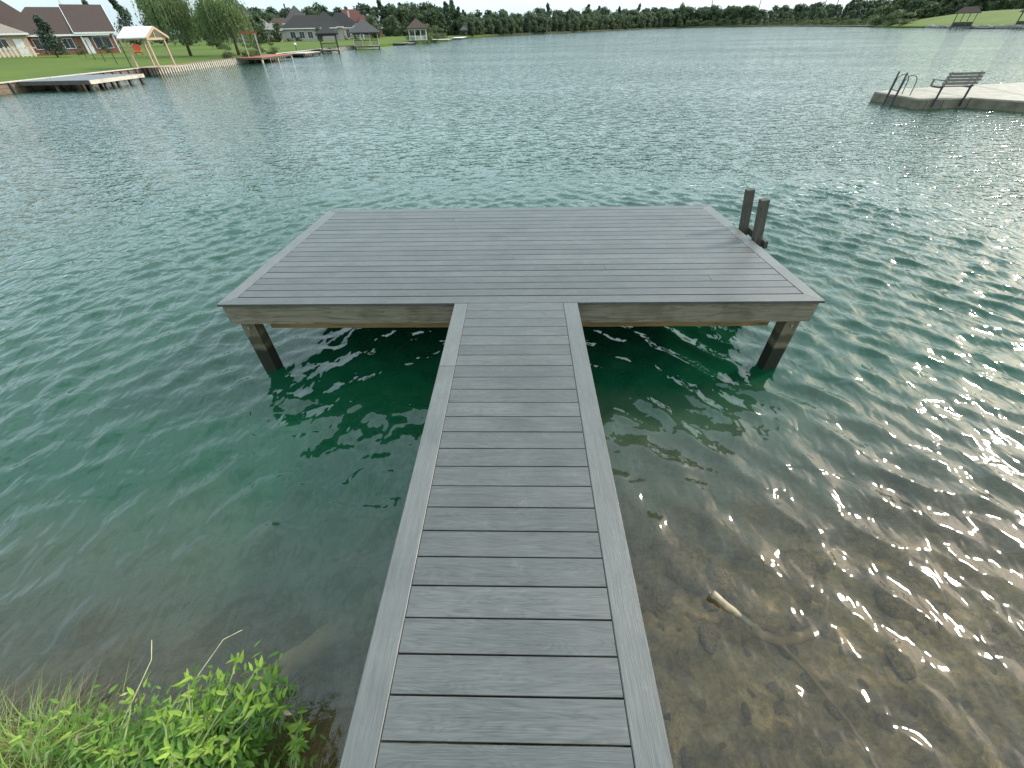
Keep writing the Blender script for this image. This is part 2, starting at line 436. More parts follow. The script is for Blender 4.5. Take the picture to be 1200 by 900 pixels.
M['water'] = water()

# ---------------------------------------------------------------- the setting: bed, bank, water, ground
DECK = 0.93

def worley(x, y, seed=0):
    xi, yi = np.floor(x).astype(np.int64), np.floor(y).astype(np.int64); d = np.full(x.shape, 9.0)
    for i in (-1, 0, 1):
        for j in (-1, 0, 1):
            a, b = xi + i, yi + j
            def hh(k):
                n = (a * 374761393 + b * 668265263 + (seed + k) * 1442695041) & 0x7fffffff
                n = ((n ^ (n >> 13)) * 1274126177) & 0x7fffffff
                return ((n ^ (n >> 16)) & 0xffff) / 65535.0
            d = np.minimum(d, (a + hh(1) - x) ** 2 + (b + hh(2) - y) ** 2)
    return np.sqrt(d)

def bed_z(X, Y):
    """lake bed near the landing; climbs out of the water behind and below the viewer on the left"""
    s = Y + 3.75 + .18 * np.sin(X * .9 + .6) - .10 * np.clip(-X, 0, 4) * 0.5
    left = 1 / (1 + np.exp(np.clip(X * 4 + 1.5, -40, 40)))
    z = -.03 - .055 * s - .075 * np.maximum(s, 0) ** 2 - left * (.26 + .28 * np.maximum(s, 0))
    rise = np.clip(-(Y + 3.16 + .10 * np.sin(X * 3.1) - .10 * np.clip(-X - 1, 0, 3)) , 0, 9)      # bank on the left
    z = z + left * np.minimum(rise * 1.25, .42)
    back = np.clip(-(Y + 4.0), 0, 9)
    z = z + np.minimum(back * .5, .9)
    rough = np.clip((X - .3) * 2, .25, 1)
    wx, wy = X + .25 * fbm(X * 3, Y * 3, 21, 2), Y + .25 * fbm(X * 3, Y * 3, 31, 2)
    z = z + rough * (.095 * (.55 - np.minimum(worley(wx * 4.2, wy * 4.2, 5), .9)) + .05 * (.5 - np.minimum(worley(wx * 11, wy * 11, 6), .9)))
    z = z + .12 * fbm(X * 1.9, Y * 1.9, 3, 4) + .10 * fbm(X * 5, Y * 5, 9, 4)
    z = np.where((X > .3) & (Y > -3.6), np.minimum(z, -.03 + .02 * np.tanh((z + .03) * 20)), z)
    return z

xs = np.concatenate([np.arange(-16, -4, .25), np.arange(-4, .4, .05), np.arange(.4, 4.5, .025), np.arange(4.5, 18.1, .25)])
ys = np.concatenate([np.arange(-14, -4.4, .3), np.arange(-4.4, -3.6, .05), np.arange(-3.6, -1.2, .025), np.arange(-1.2, .2, .06), np.arange(.2, 3.2, .25)])
me, _, _ = grid_mesh('lake_bed', xs, ys, lambda X, Y: (np.maximum(bed_z(X, Y), -2.4), 0 * X, 0 * X), M['mud'])
lake_bed = tag(link('lake_bed', me), kind='structure')

def grow(a, b, step, lim, k):
    out = list(np.arange(a, b, step)); s = step; x = out[-1]
    while x < lim[1]: s *= k; x += s; out.append(x)
    s = step; x = out[0]; pre = []
    while x > lim[0]: s *= k; x -= s; pre.append(x)
    return np.array(pre[::-1] + out)
xs = grow(-7, 7.5, .036, (-700, 800), 1.035)
ys = grow(-3.9, 6, .036, (-80, 900), 1.035)
waves = []
for k in range(110):
    lam = 10 ** rng.uniform(math.log10(.15), math.log10(.58))
    trn = k % 2
    th = R(142) + rng.normal(0, R(24)) if trn else R(52) + rng.normal(0, R(24))
    waves.append((lam, th, rng.uniform(0, 6.283), rng.uniform(.5, 1.3), trn))
def wave(X, Y):
    sx = np.gradient(xs)[None, :] + 0 * X; sy = np.gradient(ys)[:, None] + 0 * X
    sp = np.maximum(sx, sy)
    Z = np.zeros_like(X); DX = np.zeros_like(X); DY = np.zeros_like(X)
    calm = np.clip((Y + 4.6) / 2.6, .32, 1)
    side = 1 / (1 + np.exp(-np.clip(X - .5, -20, 20)))
    wt = [.38 + .98 * side, 1.0 - .50 * side]
    for lam, th, ph, w, trn in waves:
        k = 2 * math.pi / lam
        a = .037 * w / k * (lam / .35) ** -.1
        fade = np.clip((lam / sp - 4) / 4, 0, 1) * calm * wt[trn]
        q = k * (X * math.cos(th) + Y * math.sin(th)) + ph + 1.2 * np.sin(.16 * k * (X * math.sin(th) - Y * math.cos(th)) + ph * 2)
        Z += a * fade * np.cos(q)
        DX -= .9 * a * fade * math.cos(th) * np.sin(q); DY -= .9 * a * fade * math.sin(th) * np.sin(q)
    return Z, DX, DY
me, X, Y = grid_mesh('water', xs, ys, wave, M['water'])
dep = np.where(np.abs(X - 1) < 16.5, -bed_z(X, np.minimum(Y, 3)), 2.4)
dep = np.where((Y > 1.5), 2.4, dep)
at = me.attributes.new('depth', 'FLOAT', 'POINT'); at.data.foreach_set('value', np.clip(dep, 0, 2.4).ravel().astype(np.float32))
tag(link('water', me), kind='structure')

# land all round the lake: rings outward from the shoreline
shore = [(-37.3, -60), (-37.3, 0), (-37.3, 31), (-37.3, 60), (-37.3, 90), (-36, 112), (-31, 140), (-27, 180), (-24, 224), (-15, 250), (-4, 270), (24, 310), (55, 368), (87, 428), (115, 460), (143, 482),
         (178, 462), (192, 420), (186, 350), (175, 287), (160, 230), (154, 200), (147, 160), (135, 110), (115, 60), (85, 25), (55, 5), (30, -9), (12, -12), (-12, -12), (-25, -30)]
cx, cy = 60, 190
ring = [(0.0, -.6), (.05, .50), (1.2, .62), (38, .90), (140, 1.1), (3500, 6.0)]
vs, fs = [], []
for d, z in ring:
    for i, (x, y) in enumerate(shore):
        a, b = Vector(shore[i - 1]), Vector(shore[(i + 1) % len(shore)])
        t = (b - a).normalized(); n = Vector((-t.y, t.x))
        if n.dot(Vector((x - cx, y - cy))) < 0: n = -n
        if d > 100: n = Vector((x - cx, y - cy)).normalized()
        vs.append((x + n.x * d, y + n.y * d, z))
n = len(shore)
for k in range(len(ring) - 1):
    for i in range(n): fs.append((k * n + i, k * n + (i + 1) % n, (k + 1) * n + (i + 1) % n, (k + 1) * n + i))
g = MB(); g.add(vs, fs); tag(g.build('ground', M['lawn']), kind='structure')

# grassy bank rising behind the right-hand shore
rb = [(176, 292), (168, 258), (160, 230), (154, 200), (147, 160), (135, 110), (118, 66)]
vs, fs = [], []
prof = [(-.2, .3), (1.5, .95), (6, 1.5), (20, 4.1), (34, 4.9), (130, 5.3)]
for i, (x, y) in enumerate(rb):
    a, b = Vector(rb[max(i - 1, 0)]), Vector(rb[min(i + 1, len(rb) - 1)]); t = (b - a).normalized(); nn = Vector((-t.y, t.x)) if (-t.y) > 0 else Vector((t.y, -t.x))
    k = .35 if i == 0 else (.7 if i == 1 else 1.0)
    vs += [(x + nn.x * d, y + nn.y * d, .3 + (z - .3) * k) for d, z in prof]
m_ = len(prof)
for i in range(len(rb) - 1):
    for k in range(m_ - 1): fs.append((i * m_ + k, i * m_ + k + 1, (i + 1) * m_ + k + 1, (i + 1) * m_ + k))
g = MB(); g.add(vs, fs); tag(g.build('grassy_bank', M['lawn'], smooth=True), kind='structure')

# ---------------------------------------------------------------- the landing
dock = empty('composite_dock', (0, 0, 0), 0, 'grey composite T-shaped boat dock on timber posts', 'dock')
TH = .025
WL_, WR_ = -.592, .626            # outer edges of the walkway
IL, IR = -.461, .487              # inner edges of its border boards
P = .1445
def walk_z(y): return DECK - .0099 * y
cxw = (IL + IR) / 2
bm_ = MB().prism([(IL - cxw + .003, -.0688), (IR - cxw - .003, -.0688), (IR - cxw - .003, .0688), (IL - cxw + .003, .0688)], -TH - .012, 0, .0016).mesh('board', M['deck_x'])
for i in range(33):
    y = -(i + .5) * P - .002
    o = link('board', bm_, dock, (cxw, y, walk_z(y) + random.uniform(-.0009, .0009)), random.uniform(-.0022, .0022))
for x0, x1, cuts in ((WL_, IL, (-.006, -1.02, -4.9)), (IR, WR_, (-.006, -3.72, -4.9))):
    for a, b in zip(cuts[:-1], cuts[1:]):
        ln = (a - b) / 2 - .001; w = (x1 - x0) / 2
        o = MB().prism([(-w, -ln), (w, -ln), (w, ln), (-w, ln)], -TH, 0, .004).build('border_board', M['deck_y'], dock, ((x0 + x1) / 2, (a + b) / 2, walk_z((a + b) / 2) + .002))
        o.rotation_euler = (-.0099, 0, 0)
# platform
D0, D1 = .0, 20 * P
PL0, PR0, PL1, PR1 = -3.014, 3.040, -2.889, 2.914
def edge(y): t = y / D1; return PL0 + (PL1 - PL0) * t, PR0 + (PR1 - PR0) * t
def plat_z(y): return DECK - .0055 * y
BW = .137
def prism_at(name, pts, mat, par, z, b=.0016, th=TH):
    c = Vector((sum(p[0] for p in pts) / len(pts), sum(p[1] for p in pts) / len(pts)))
    return MB().prism([(p[0] - c.x, p[1] - c.y) for p in pts], -th, 0, b).build(name, mat, par, (c.x, c.y, z))
l0, r0 = edge(0); l1, r1 = edge(D1)
gp = .002
prism_at('border_board', [(l0 + gp, 0), (r0 - gp, 0), (r0 - BW, BW), (l0 + BW, BW)], M['deck_x'], dock, plat_z(.07))
prism_at('border_board', [(l1 + BW, D1 - BW), (r1 - BW, D1 - BW), (r1 - gp, D1), (l1 + gp, D1)], M['deck_x'], dock, plat_z(D1 - .07))
for pts in ([(l0, gp), (l0 + BW, BW + gp), (l1 + BW, D1 - BW - gp), (l1, D1 - gp)], [(r0, gp), (r1, D1 - gp), (r1 - BW, D1 - BW - gp), (r0 - BW, BW + gp)]):
    o = prism_at('border_board', pts, M['deck_y'], dock, plat_z(D1 / 2)); o.rotation_euler = (-.0055, 0, 0)
for i in range(1, 19):
    y0, y1 = i * P + .006, (i + 1) * P - .006
    la, ra = edge(y0); lb, rb = edge(y1); g_ = BW + .005
    if i in (3, 5, 7, 11, 16):
        c = {2: 1.33, 3: 2.1, 5: 1.02, 7: -.02, 8: -1.6, 11: 2.2, 13: .7, 16: -.9}[i]
        prism_at('board', [(la + g_, y0), (c - .001, y0), (c - .001, y1), (lb + g_, y1)], M['deck_x'], dock, plat_z(y0) + random.uniform(-.001, .001))
        prism_at('board', [(c + .001, y0), (ra - g_, y0), (rb - g_, y1), (c + .001, y1)], M['deck_x'], dock, plat_z(y0) + random.uniform(-.001, .001))
    else:
        prism_at('board', [(la + g_, y0), (ra - g_, y0), (rb - g_, y1), (lb + g_, y1)], M['deck_x'], dock, plat_z(y0) + random.uniform(-.001, .001))
# rim joists
FZ = DECK - TH - .004
def board3(name, p, q, th, z0, z1, mat):
    """upright plank from p to q (plan), thickness th to the left of p->q"""
    p, q = Vector(p), Vector(q); t = (q - p).normalized(); nn = Vector((-t.y, t.x)) * th
    c = (p + q) / 2
    pts = [p - c, q - c, q - c + nn, p - c + nn]
    return MB().prism([(v.x, v.y) for v in pts], z0 - z1, 0, .003).build(name, mat, dock, (c.x, c.y, z1))
f = board3('fascia', (l0 + .055, .028), (-.60, .028), .038, FZ - .222, FZ, M['fascia_x'])
f = board3('fascia', (.632, .028), (r0 - .055, .028), .038, FZ - .222, FZ, M['fascia_x'])
board3('side_fascia', (r0 - .025, .030), (r1 - .025, D1 - .03), .038, FZ - .222, FZ - .002, M['fascia_y'])
board3('side_fascia', (l1 + .025, D1 - .03), (l0 + .025, .030), .038, FZ - .222, FZ - .002, M['fascia_y'])
board3('back_fascia', (r1 - .07, D1 - .03), (l1 + .07, D1 - .03), .038, FZ - .222, FZ - .004, M['fascia_x'])
for y in (.215, 2.55):
    board3('support_beam', (l0 + .30, y), (r0 - .30, y), .08, FZ - .395, FZ - .15, M['beam_x'])
for k in range(18):
    x = -2.72 + k * .32
    board3('joist', (x, .30 if True else 0), (x, 2.50), .038, FZ - .149, FZ - .002, M['dark_y'])
for s, x in ((-1, -2.865), (1, 2.89)):
    for y in (.15, 2.6):
        o = MB().prism([(-.07, -.07), (.07, -.07), (.07, .07), (-.07, .07)], -2.6, 0, .004).build('post', M['post'], dock, (x, y, FZ - (.226 if y < 1 else .40)))
        if y < 1:
            b = MB().tube([(0, -.071, -.075), (0, -.084, -.075)], .012, 8).build('bolt', M['screw'], o)
for x in (-.40, .42):
    for y in (2.6,):
        MB().prism([(-.07, -.07), (.07, -.07), (.07, .07), (-.07, .07)], -2.6, 0, .004).build('post', M['post'], dock, (x, y + .09, FZ - .40))
for x in (WL_ + .05, 0, WR_ - .09):
    board3('stringer', (x, -4.9), (x, -.01), .038, FZ - .18, FZ - .004, M['dark_y'])
for x in (WL_ + .17, WR_ - .19):
    for y in (-1.55, -4.2):
        MB().prism([(-.06, -.06), (.06, -.06), (.06, .06), (-.06, .06)], -1.5, 0, .004).build('post', M['post'], dock, (x, y, FZ - .19))
# swim ladder on the right edge: two tall rails and its rungs
lad = empty('ladder', (0, 0, 0), parent=dock)
tag(lad, 'dark weathered timber ladder on the platform edge')
lad.location = (3.075, 1.80, DECK); lad.rotation_euler = (0, R(-10), 0)
for (y, h) in ((.235, .46), (-.175, .46)):
    MB().prism([(-.045, -.045), (.045, -.045), (.045, .045), (-.045, .045)], -1.5, 0, .006).build('rail', M['ladder'], lad, (0, y, h))
for z in (-.03, -.28, -.55, -.84):
    MB().prism([(-.02, -.30), (.02, -.30), (.02, .33), (-.02, .33)], -.09, 0, .004).build('rung', M['ladder'], lad, (.067, 0, z))

# ---------------------------------------------------------------- stones and sunken wood on the bed
def rock_mesh(seed):
    rs = random.Random(seed); bm = bmesh.new(); bmesh.ops.create_icosphere(bm, subdivisions=2, radius=1)
    sx, sy, sz = 1, rs.uniform(.6, .95), rs.uniform(.3, .5)
    for v in bm.verts:
        k = 1 + .22 * math.sin(v.co.x * 3.1 + seed) * math.cos(v.co.y * 2.7 + seed * 2) + rs.uniform(-.10, .10)
        v.co = Vector((v.co.x * k * sx, v.co.y * k * sy, v.co.z * k * sz))
    for fc in bm.faces: fc.smooth = True
    me = bpy.data.meshes.new('stone'); bm.to_mesh(me); bm.free(); me.materials.append(M['rock']); return me
rocks = [rock_mesh(k) for k in range(5)]
def bz(x, y): return float(bed_z(np.array([x]), np.array([y]))[0])
spots = [(1.42, -2.06, .20), (1.14, -1.72, .18), (1.62, -2.20, .13), (1.12, -2.32, .11), (1.9, -1.72, .24), (2.35, -2.0, .16), (1.33, -2.62, .09), (2.9, -2.35, .22), (3.3, -2.75, .18), (2.5, -2.75, .1),
         (-3.0, -2.2, .13), (-2.0, -1.9, .12)]
for k in range(120):
    spots.append((random.uniform(.75, 3.6), random.uniform(-3.35, -1.9), random.uniform(.02, .065)))
for k in range(10):
    spots.append((random.uniform(-3.4, -.8), random.uniform(-3.0, -2.0), random.uniform(.03, .08)))
for k, (x, y, r) in enumerate(spots):
    if bz(x, y) > -.075 and r < .1: continue
    zs = r * (1.5 if r > .11 else 1.0); zc = min(bz(x, y) + (r * .02 if k > 9 else r * .22), -.05 - .52 * zs)
    o = link('stone', rocks[k % 5], lake_bed, (x, y, zc), random.uniform(0, 6.28)); o.scale = (r, r, zs)
def log(name, pts, rad, mat, label, cat='branch', n=9):
    """pts follow the bed"""
    m = MB(); P3 = [Vector(p) for p in pts]
    fine = []; rr = []
    for i in range(len(P3) - 1):
        for t in np.linspace(0, 1, 6, endpoint=False):
            q = P3[i].lerp(P3[i + 1], t); j = rad[i] + (rad[i + 1] - rad[i]) * t
            fine.append(q + Vector((random.uniform(-1, 1), random.uniform(-1, 1), random.uniform(-1, 1))) * j * .13); rr.append(j * random.uniform(.88, 1.12))
    fine.append(P3[-1]); rr.append(rad[-1])
    m.tube(fine, rr, n)
    return tag(m.build(name, mat, smooth=True), label, cat)
log('sunken_log', [(-1.66, -2.97, -.18), (-1.25, -2.64, -.14), (-.92, -2.34, -.13), (-.6, -2.1, -.15)], [.085, .078, .07, .055], M['logwood'],
    'thick muddy log lying underwater beside the walkway, across from the leafy bank', 'log')
log('broken_stick', [(1.375, -2.40, .055), (1.46, -2.47, .02), (1.60, -2.55, -.05), (1.72, -2.62, -.11)], [.026, .025, .022, .016], M['drywood'],
    'short pale broken stick poking out of the shallow water', 'stick')
log('curved_branch', [(1.60, -2.60, -.05), (1.76, -2.66, -.045), (1.95, -2.62, -.05), (2.10, -2.54, -.06), (2.22, -2.40, -.09)], [.028, .034, .03, .026, .016], M['mudwood'],
    'curved thick branch under the water beside the broken stick', 'branch')
log('long_branch', [(1.72, -2.62, -.05), (1.84, -2.82, -.04), (1.92, -3.0, -.035), (1.97, -3.18, -.03), (1.98, -3.38, -.03)], [.016, .017, .016, .014, .01], M['mudwood'],
    'long thin dark branch running underwater towards the shore', 'branch')

# ---------------------------------------------------------------- plants on the bank
def set_tint(me, vals):
    a = me.attributes.new('tint', 'FLOAT', 'POINT'); a.data.foreach_set('value', np.asarray(vals, np.float32))

def leaf_mesh(mat, tint):
    pr = [(0, .0), (.12, .085), (.35, .145), (.6, .12), (.82, .055), (1, .0)]
    vs, fs = [], []
    for t, w in pr:
        z = -.16 * t * t
        vs += [(-w, t, z + w * .35), (0, t, z), (w, t, z + w * .35)]
    for i in range(len(pr) - 1):
        a = i * 3
        fs += [(a, a + 1, a + 4, a + 3), (a + 1, a + 2, a + 5, a + 4)]
    me = bpy.data.meshes.new('leaf'); me.from_pydata(vs, [], fs); me.materials.append(mat)
    me.polygons.foreach_set('use_smooth', [True] * len(me.polygons)); set_tint(me, [tint] * len(vs)); return me
leaves = [leaf_mesh(M['leaf_lime'], t) for t in (.35, .6, .9)]
leaves_mid = [leaf_mesh(M['leaf_mid'], t) for t in (.2, .45, .7)]

leaves_dead = [leaf_mesh(M['grass_dry'], t) for t in (.1, .5)]

def shrub(name, base, tips, label, nl, spread=.07, size=(.055, .10), mats=(leaves, leaves_mid), fill=500, fr=.26, low=.12):
    root = empty(name, base, 0, label, 'shrub')
    st = MB(); b = Vector(base)
    tipv = []
    for tp in tips:
        t = Vector(tp) - b; m1 = t * .5 + Vector((random.uniform(-.05, .05), random.uniform(-.05, .05), .10))
        path = [Vector((random.uniform(-.06, .06), random.uniform(-.05, .05), -.06)), m1 * .55, m1, t * .8 + Vector((0, 0, .03)), t]
        st.tube(path, [.007, .006, .005, .004, .002], 5); tipv.append(path)
    st.build('stem', M['stem'], root, smooth=True)
    for k in range(nl):
        path = tipv[k % len(tipv)]
        u = random.random() ** .55
        s = u * 3.999; i = int(s); q = path[i].lerp(path[i + 1], s - i)
        az = random.uniform(0, 6.283); el = R(random.uniform(-20, 35) + 30 * (u > .9))
        if k % 5 < 3:        # whorl round the shoot tip
            w_ = k // len(tipv); q = path[4] - Vector((0, 0, .022 * (w_ // 5))); az = w_ * 2.4 + random.uniform(-.3, .3); u = 1.0
            el = R(55 - 14 * (w_ % 5) + random.uniform(-12, 12))
        young = u > .72
        o = link('leaf', random.choice(leaves_dead) if random.random() < .045 else random.choice(mats[0] if young else mats[1]), root, q + Vector((random.gauss(0, spread * .25), random.gauss(0, spread * .25), random.gauss(0, spread * .2))))
        o.rotation_euler = (el, random.uniform(-.5, .5), az); sc = random.uniform(*size) * (1.0 if young else 1.15); o.scale = (sc,) * 3
    # leaves deeper in, too dense to count
    vs, fs, tn = [], [], []
    src = leaves_mid[0]; sv = [v.co.copy() for v in src.vertices]; sf = [tuple(p.vertices) for p in src.polygons]
    for k in range(fill):
        path = tipv[random.randrange(len(tipv))]; s = random.uniform(.4, 3.9); i = int(s); q = path[i].lerp(path[i + 1], s - i)
        q = q + Vector((random.gauss(0, spread), random.gauss(0, spread), -abs(random.gauss(0, low))))
        mt = Matrix.Translation(q) @ Euler((R(random.uniform(-30, 40)), random.uniform(-.6, .6), random.uniform(0, 6.283))).to_matrix().to_4x4() @ Matrix.Scale(random.uniform(*size) * 1.0, 4)
        n0 = len(vs); vs += [mt @ v for v in sv]; fs += [tuple(a + n0 for a in f_) for f_ in sf]; tn += [random.random() * .8] * len(sv)
    me = bpy.data.meshes.new('foliage'); me.from_pydata([tuple(v) for v in vs], [], fs); me.materials.append(M['leaf_mid']); set_tint(me, tn)
    me.polygons.foreach_set('use_smooth', [True] * len(me.polygons))
    tag(link('foliage', me, root), kind='stuff')
    return root

def tips(c, r, n, zr):
    out = []
    for k in range(n):
        a = random.uniform(0, 6.283); d = r * math.sqrt(random.random())
        out.append((c[0] + d * math.cos(a), c[1] + d * math.sin(a), c[2] + random.uniform(*zr) - .35 * (d / r) ** 2 * zr[1]))
    return out
shrub('leafy_shrub', (-1.46, -3.42, .2), tips((-1.40, -3.20, .46), .27, 34, (-.05, .14)) , 'tall bright lime-green leafy shrub at the water edge, nearest the walkway', 300, .07, (.038, .070), fill=2000)
shrub('leafy_shrub', (-1.78, -3.45, .2), tips((-1.76, -3.30, .33), .30, 20, (-.05, .10)), 'lower darker green leafy shrub between the tall lime shrub and the grasses', 280, .08, (.035, .064), fill=1700)
shrub('leafy_shrub', (-2.28, -3.42, .2), tips((-2.24, -3.27, .30), .26, 12, (-.05, .10)), 'leafy green shrub mixed with long grass on the bank', 130, .08, (.034, .062), fill=600)
shrub('leafy_sprig', (-1.10, -3.38, .1), tips((-1.09, -3.22, .22), .08, 4, (-.04, .05)), 'small separate sprig with a few leaves in brown grass by the walkway', 34, .04, (.045, .07), fill=20)

def blades(name, n, area, h, mat, label, lean=.6, w=.004, away=(0, .25)):
    vs, fs, tn = [], [], []
    for k in range(n):
        x = random.uniform(area[0], area[1]); y = random.uniform(area[2], area[3]); z = bz(x, y) - .02
        hh = random.uniform(*h); az = random.uniform(0, 6.283); ln = random.uniform(.15, lean) * hh
        d = Vector((math.cos(az) * ln + away[0] * hh, math.sin(az) * ln + away[1] * hh, 0)); sd = Vector((-math.sin(az), math.cos(az), 0)) * w * random.uniform(.6, 1.4)
        t_ = random.random(); n0 = len(vs)
        for j in range(4):
            t = j / 3; c = Vector((x, y, z + hh * (t - .28 * t * t))) + d * t * t; ww = sd * (1 - t) ** .6
            vs += [c - ww, c + ww]; tn += [t_, t_]
        for j in range(3): a = n0 + j * 2; fs.append((a, a + 1, a + 3, a + 2))
    me = bpy.data.meshes.new(name); me.from_pydata([tuple(v) for v in vs], [], fs); me.materials.append(mat); set_tint(me, tn)
    return tag(link(name, me), label, 'grass', kind='stuff')
blades('bank_grass', 3600, (-3.6, -1.3, -3.75, -3.12), (.12, .36), M['grass_green'], 'long green grass blades among the shrubs on the bank', .9, .0045, (0, .2))
blades('dry_grass', 1000, (-3.4, -1.6, -3.6, -3.08), (.14, .34), M['grass_dry'], 'dry straw-coloured grass at the edge of the bank', 1.0, .003, (.05, .3))
blades('brown_grass', 420, (-1.25, -.78, -3.75, -3.25), (.08, .26), M['grass_dry'], 'thin brown grass on the mud beside the walkway', 1.4, .002, (.05, .1))
def stalk(pts, label):
    m = MB(); m.tube(pts, [.0035, .003, .0028, .0022, .0014][:len(pts)], 5)
    root = tag(m.build('seed_stalk', M['straw'], smooth=True), label, 'stalk'); return root
stalk([(-1.78, -3.35, .12), (-1.74, -3.2, .30), (-1.64, -3.03, .44), (-1.52, -2.87, .55), (-1.43, -2.83, .57)], 'tall single straw stalk leaning out over the water')
stalk([(-2.02, -3.35, .15), (-2.0, -3.2, .30), (-1.93, -3.06, .42), (-1.87, -2.96, .52), (-1.90, -2.88, .56)], 'shorter bent straw stalk with a curled tip')

# ---------------------------------------------------------------- floating dock on the right, its bench and ladder
fd = empty('floating_dock', (18, 19, 0), 0, 'beige floating dock with a bench and a swim ladder', 'dock')
def fpart(name, pts, z0, z1, mat, b=.03):
    return MB().prism([(x - 18, y - 19) for x, y in pts], z0, z1, b).build(name, mat, fd)
sec = [[(17.0, 20.75), (17.2, 18.0), (19.4, 18.15), (19.25, 21.75)], [(19.43, 18.13), (21.3, 16.05), (23.0, 22.55), (19.28, 21.75)], [(21.33, 16.02), (24.6, 12.4), (31.0, 17.0), (26.6, 23.4), (23.03, 22.55)]]
for s_ in sec:
    fl = fpart('float', s_, -.15, .30, M['plastic_dark'], .02)
    c = Vector((sum(p[0] for p in s_) / len(s_), sum(p[1] for p in s_) / len(s_)))
    pd = [tuple(Vector(p) + (Vector(p) - c).normalized() * .0) for p in s_]
    top = MB().prism([(x - 18, y - 19) for x, y in pd], .302, .37, .02).build('deck_panel', M['plastic'], fd)
for k in range(7):
    a, b = (Vector((17.2, 18.0)), Vector((19.4, 18.15))) if k < 3 else (Vector((19.43, 18.13)), Vector((23.9, 13.2)))
    t = (k + .5) / 3 if k < 3 else (k - 2.5) / 4
    q = a.lerp(b, t); d = (b - a).normalized(); nn = Vector((d.y, -d.x))
    r = math.atan2(d.y, d.x)
    MB().box(-.02, .02, -.03, .02, -.12, .30).build('flank_rib', M['plastic_dark'], fd, (q.x - 18, q.y - 19, 0), r)

def make_bench(loc, rz, label):
    b = empty('park_bench', loc, rz, label, 'bench', 'benches on the floating dock')
    for k, y in enumerate((.06, .19, .32, .45)): MB().box(-.75, .75, y - .05, y + .05, .40, .435).build('seat_slat', M['bench'], b)
    for k, z in enumerate((.53, .64, .75, .86)): MB().box(-.76, .76, -.075 - (z - .5) * .2, -.045 - (z - .5) * .2, z - .045, z + .045).build('back_slat', M['bench'], b)
    for x in (-.62, .62):
        MB().box(x - .03, x + .03, -.02, .03, -.30, .46).box(x - .03, x + .03, -.03, .5, .36, .398).build('leg', M['dark_metal'], b)
        MB().add([(x - .02, -.045, .44), (x + .02, -.045, .44), (x + .02, -.12, .92), (x - .02, -.12, .92), (x - .02, -.01, .44), (x + .02, -.01, .44), (x + .02, -.085, .92), (x - .02, -.085, .92)],
                 [(0, 1, 2, 3), (7, 6, 5, 4), (0, 4, 5, 1), (1, 5, 6, 2), (2, 6, 7, 3), (3, 7, 4, 0)]).build('back_support', M['dark_metal'], b)
    for x in (-.79, .79):
        MB().box(x - .025, x + .025, -.1, .46, .62, .66).box(x - .025, x + .025, .38, .43, .40, .62).build('armrest', M['bench'], b)
    return b
bench = make_bench((18.42, 18.0, .37), R(4), 'brown slatted bench on the beige floating dock, backrest to the shore')
b2 = copy_tree(bench); b2.location = (26.1, 20.6, .37); b2.rotation_euler[2] = R(-60)
b2['label'] = 'second bench farther along the floating dock, cut off by the picture'
b2['label'] = 'second slatted bench farther inland on the floating dock'
sl = empty('swim_ladder', (17.08, 19.4, .0), R(-2), 'dark metal swim ladder with two hooped handrails on the floating dock', 'ladder')
for y in (-.27, .27):
    MB().tube([(-.16, y, -.6), (-.16, y, .4), (-.14, y, 1.2)], .035, 8).build('rail', M['dark_metal'], sl)
    pts = [(-.12, y, .38)] + [(-.10 + .26 - .26 * math.cos(a), y, .85 + .26 * math.sin(a)) for a in np.linspace(0, math.pi, 9)] + [(.44, y, .37)]
    MB().tube(pts, .017, 6).build('handrail', M['dark_metal'], sl)
for z in (-.3, 0, .3, .55): MB().tube([(-.16, -.27, z), (-.16, .27, z)], .02, 6).build('rung', M['dark_metal'], sl)

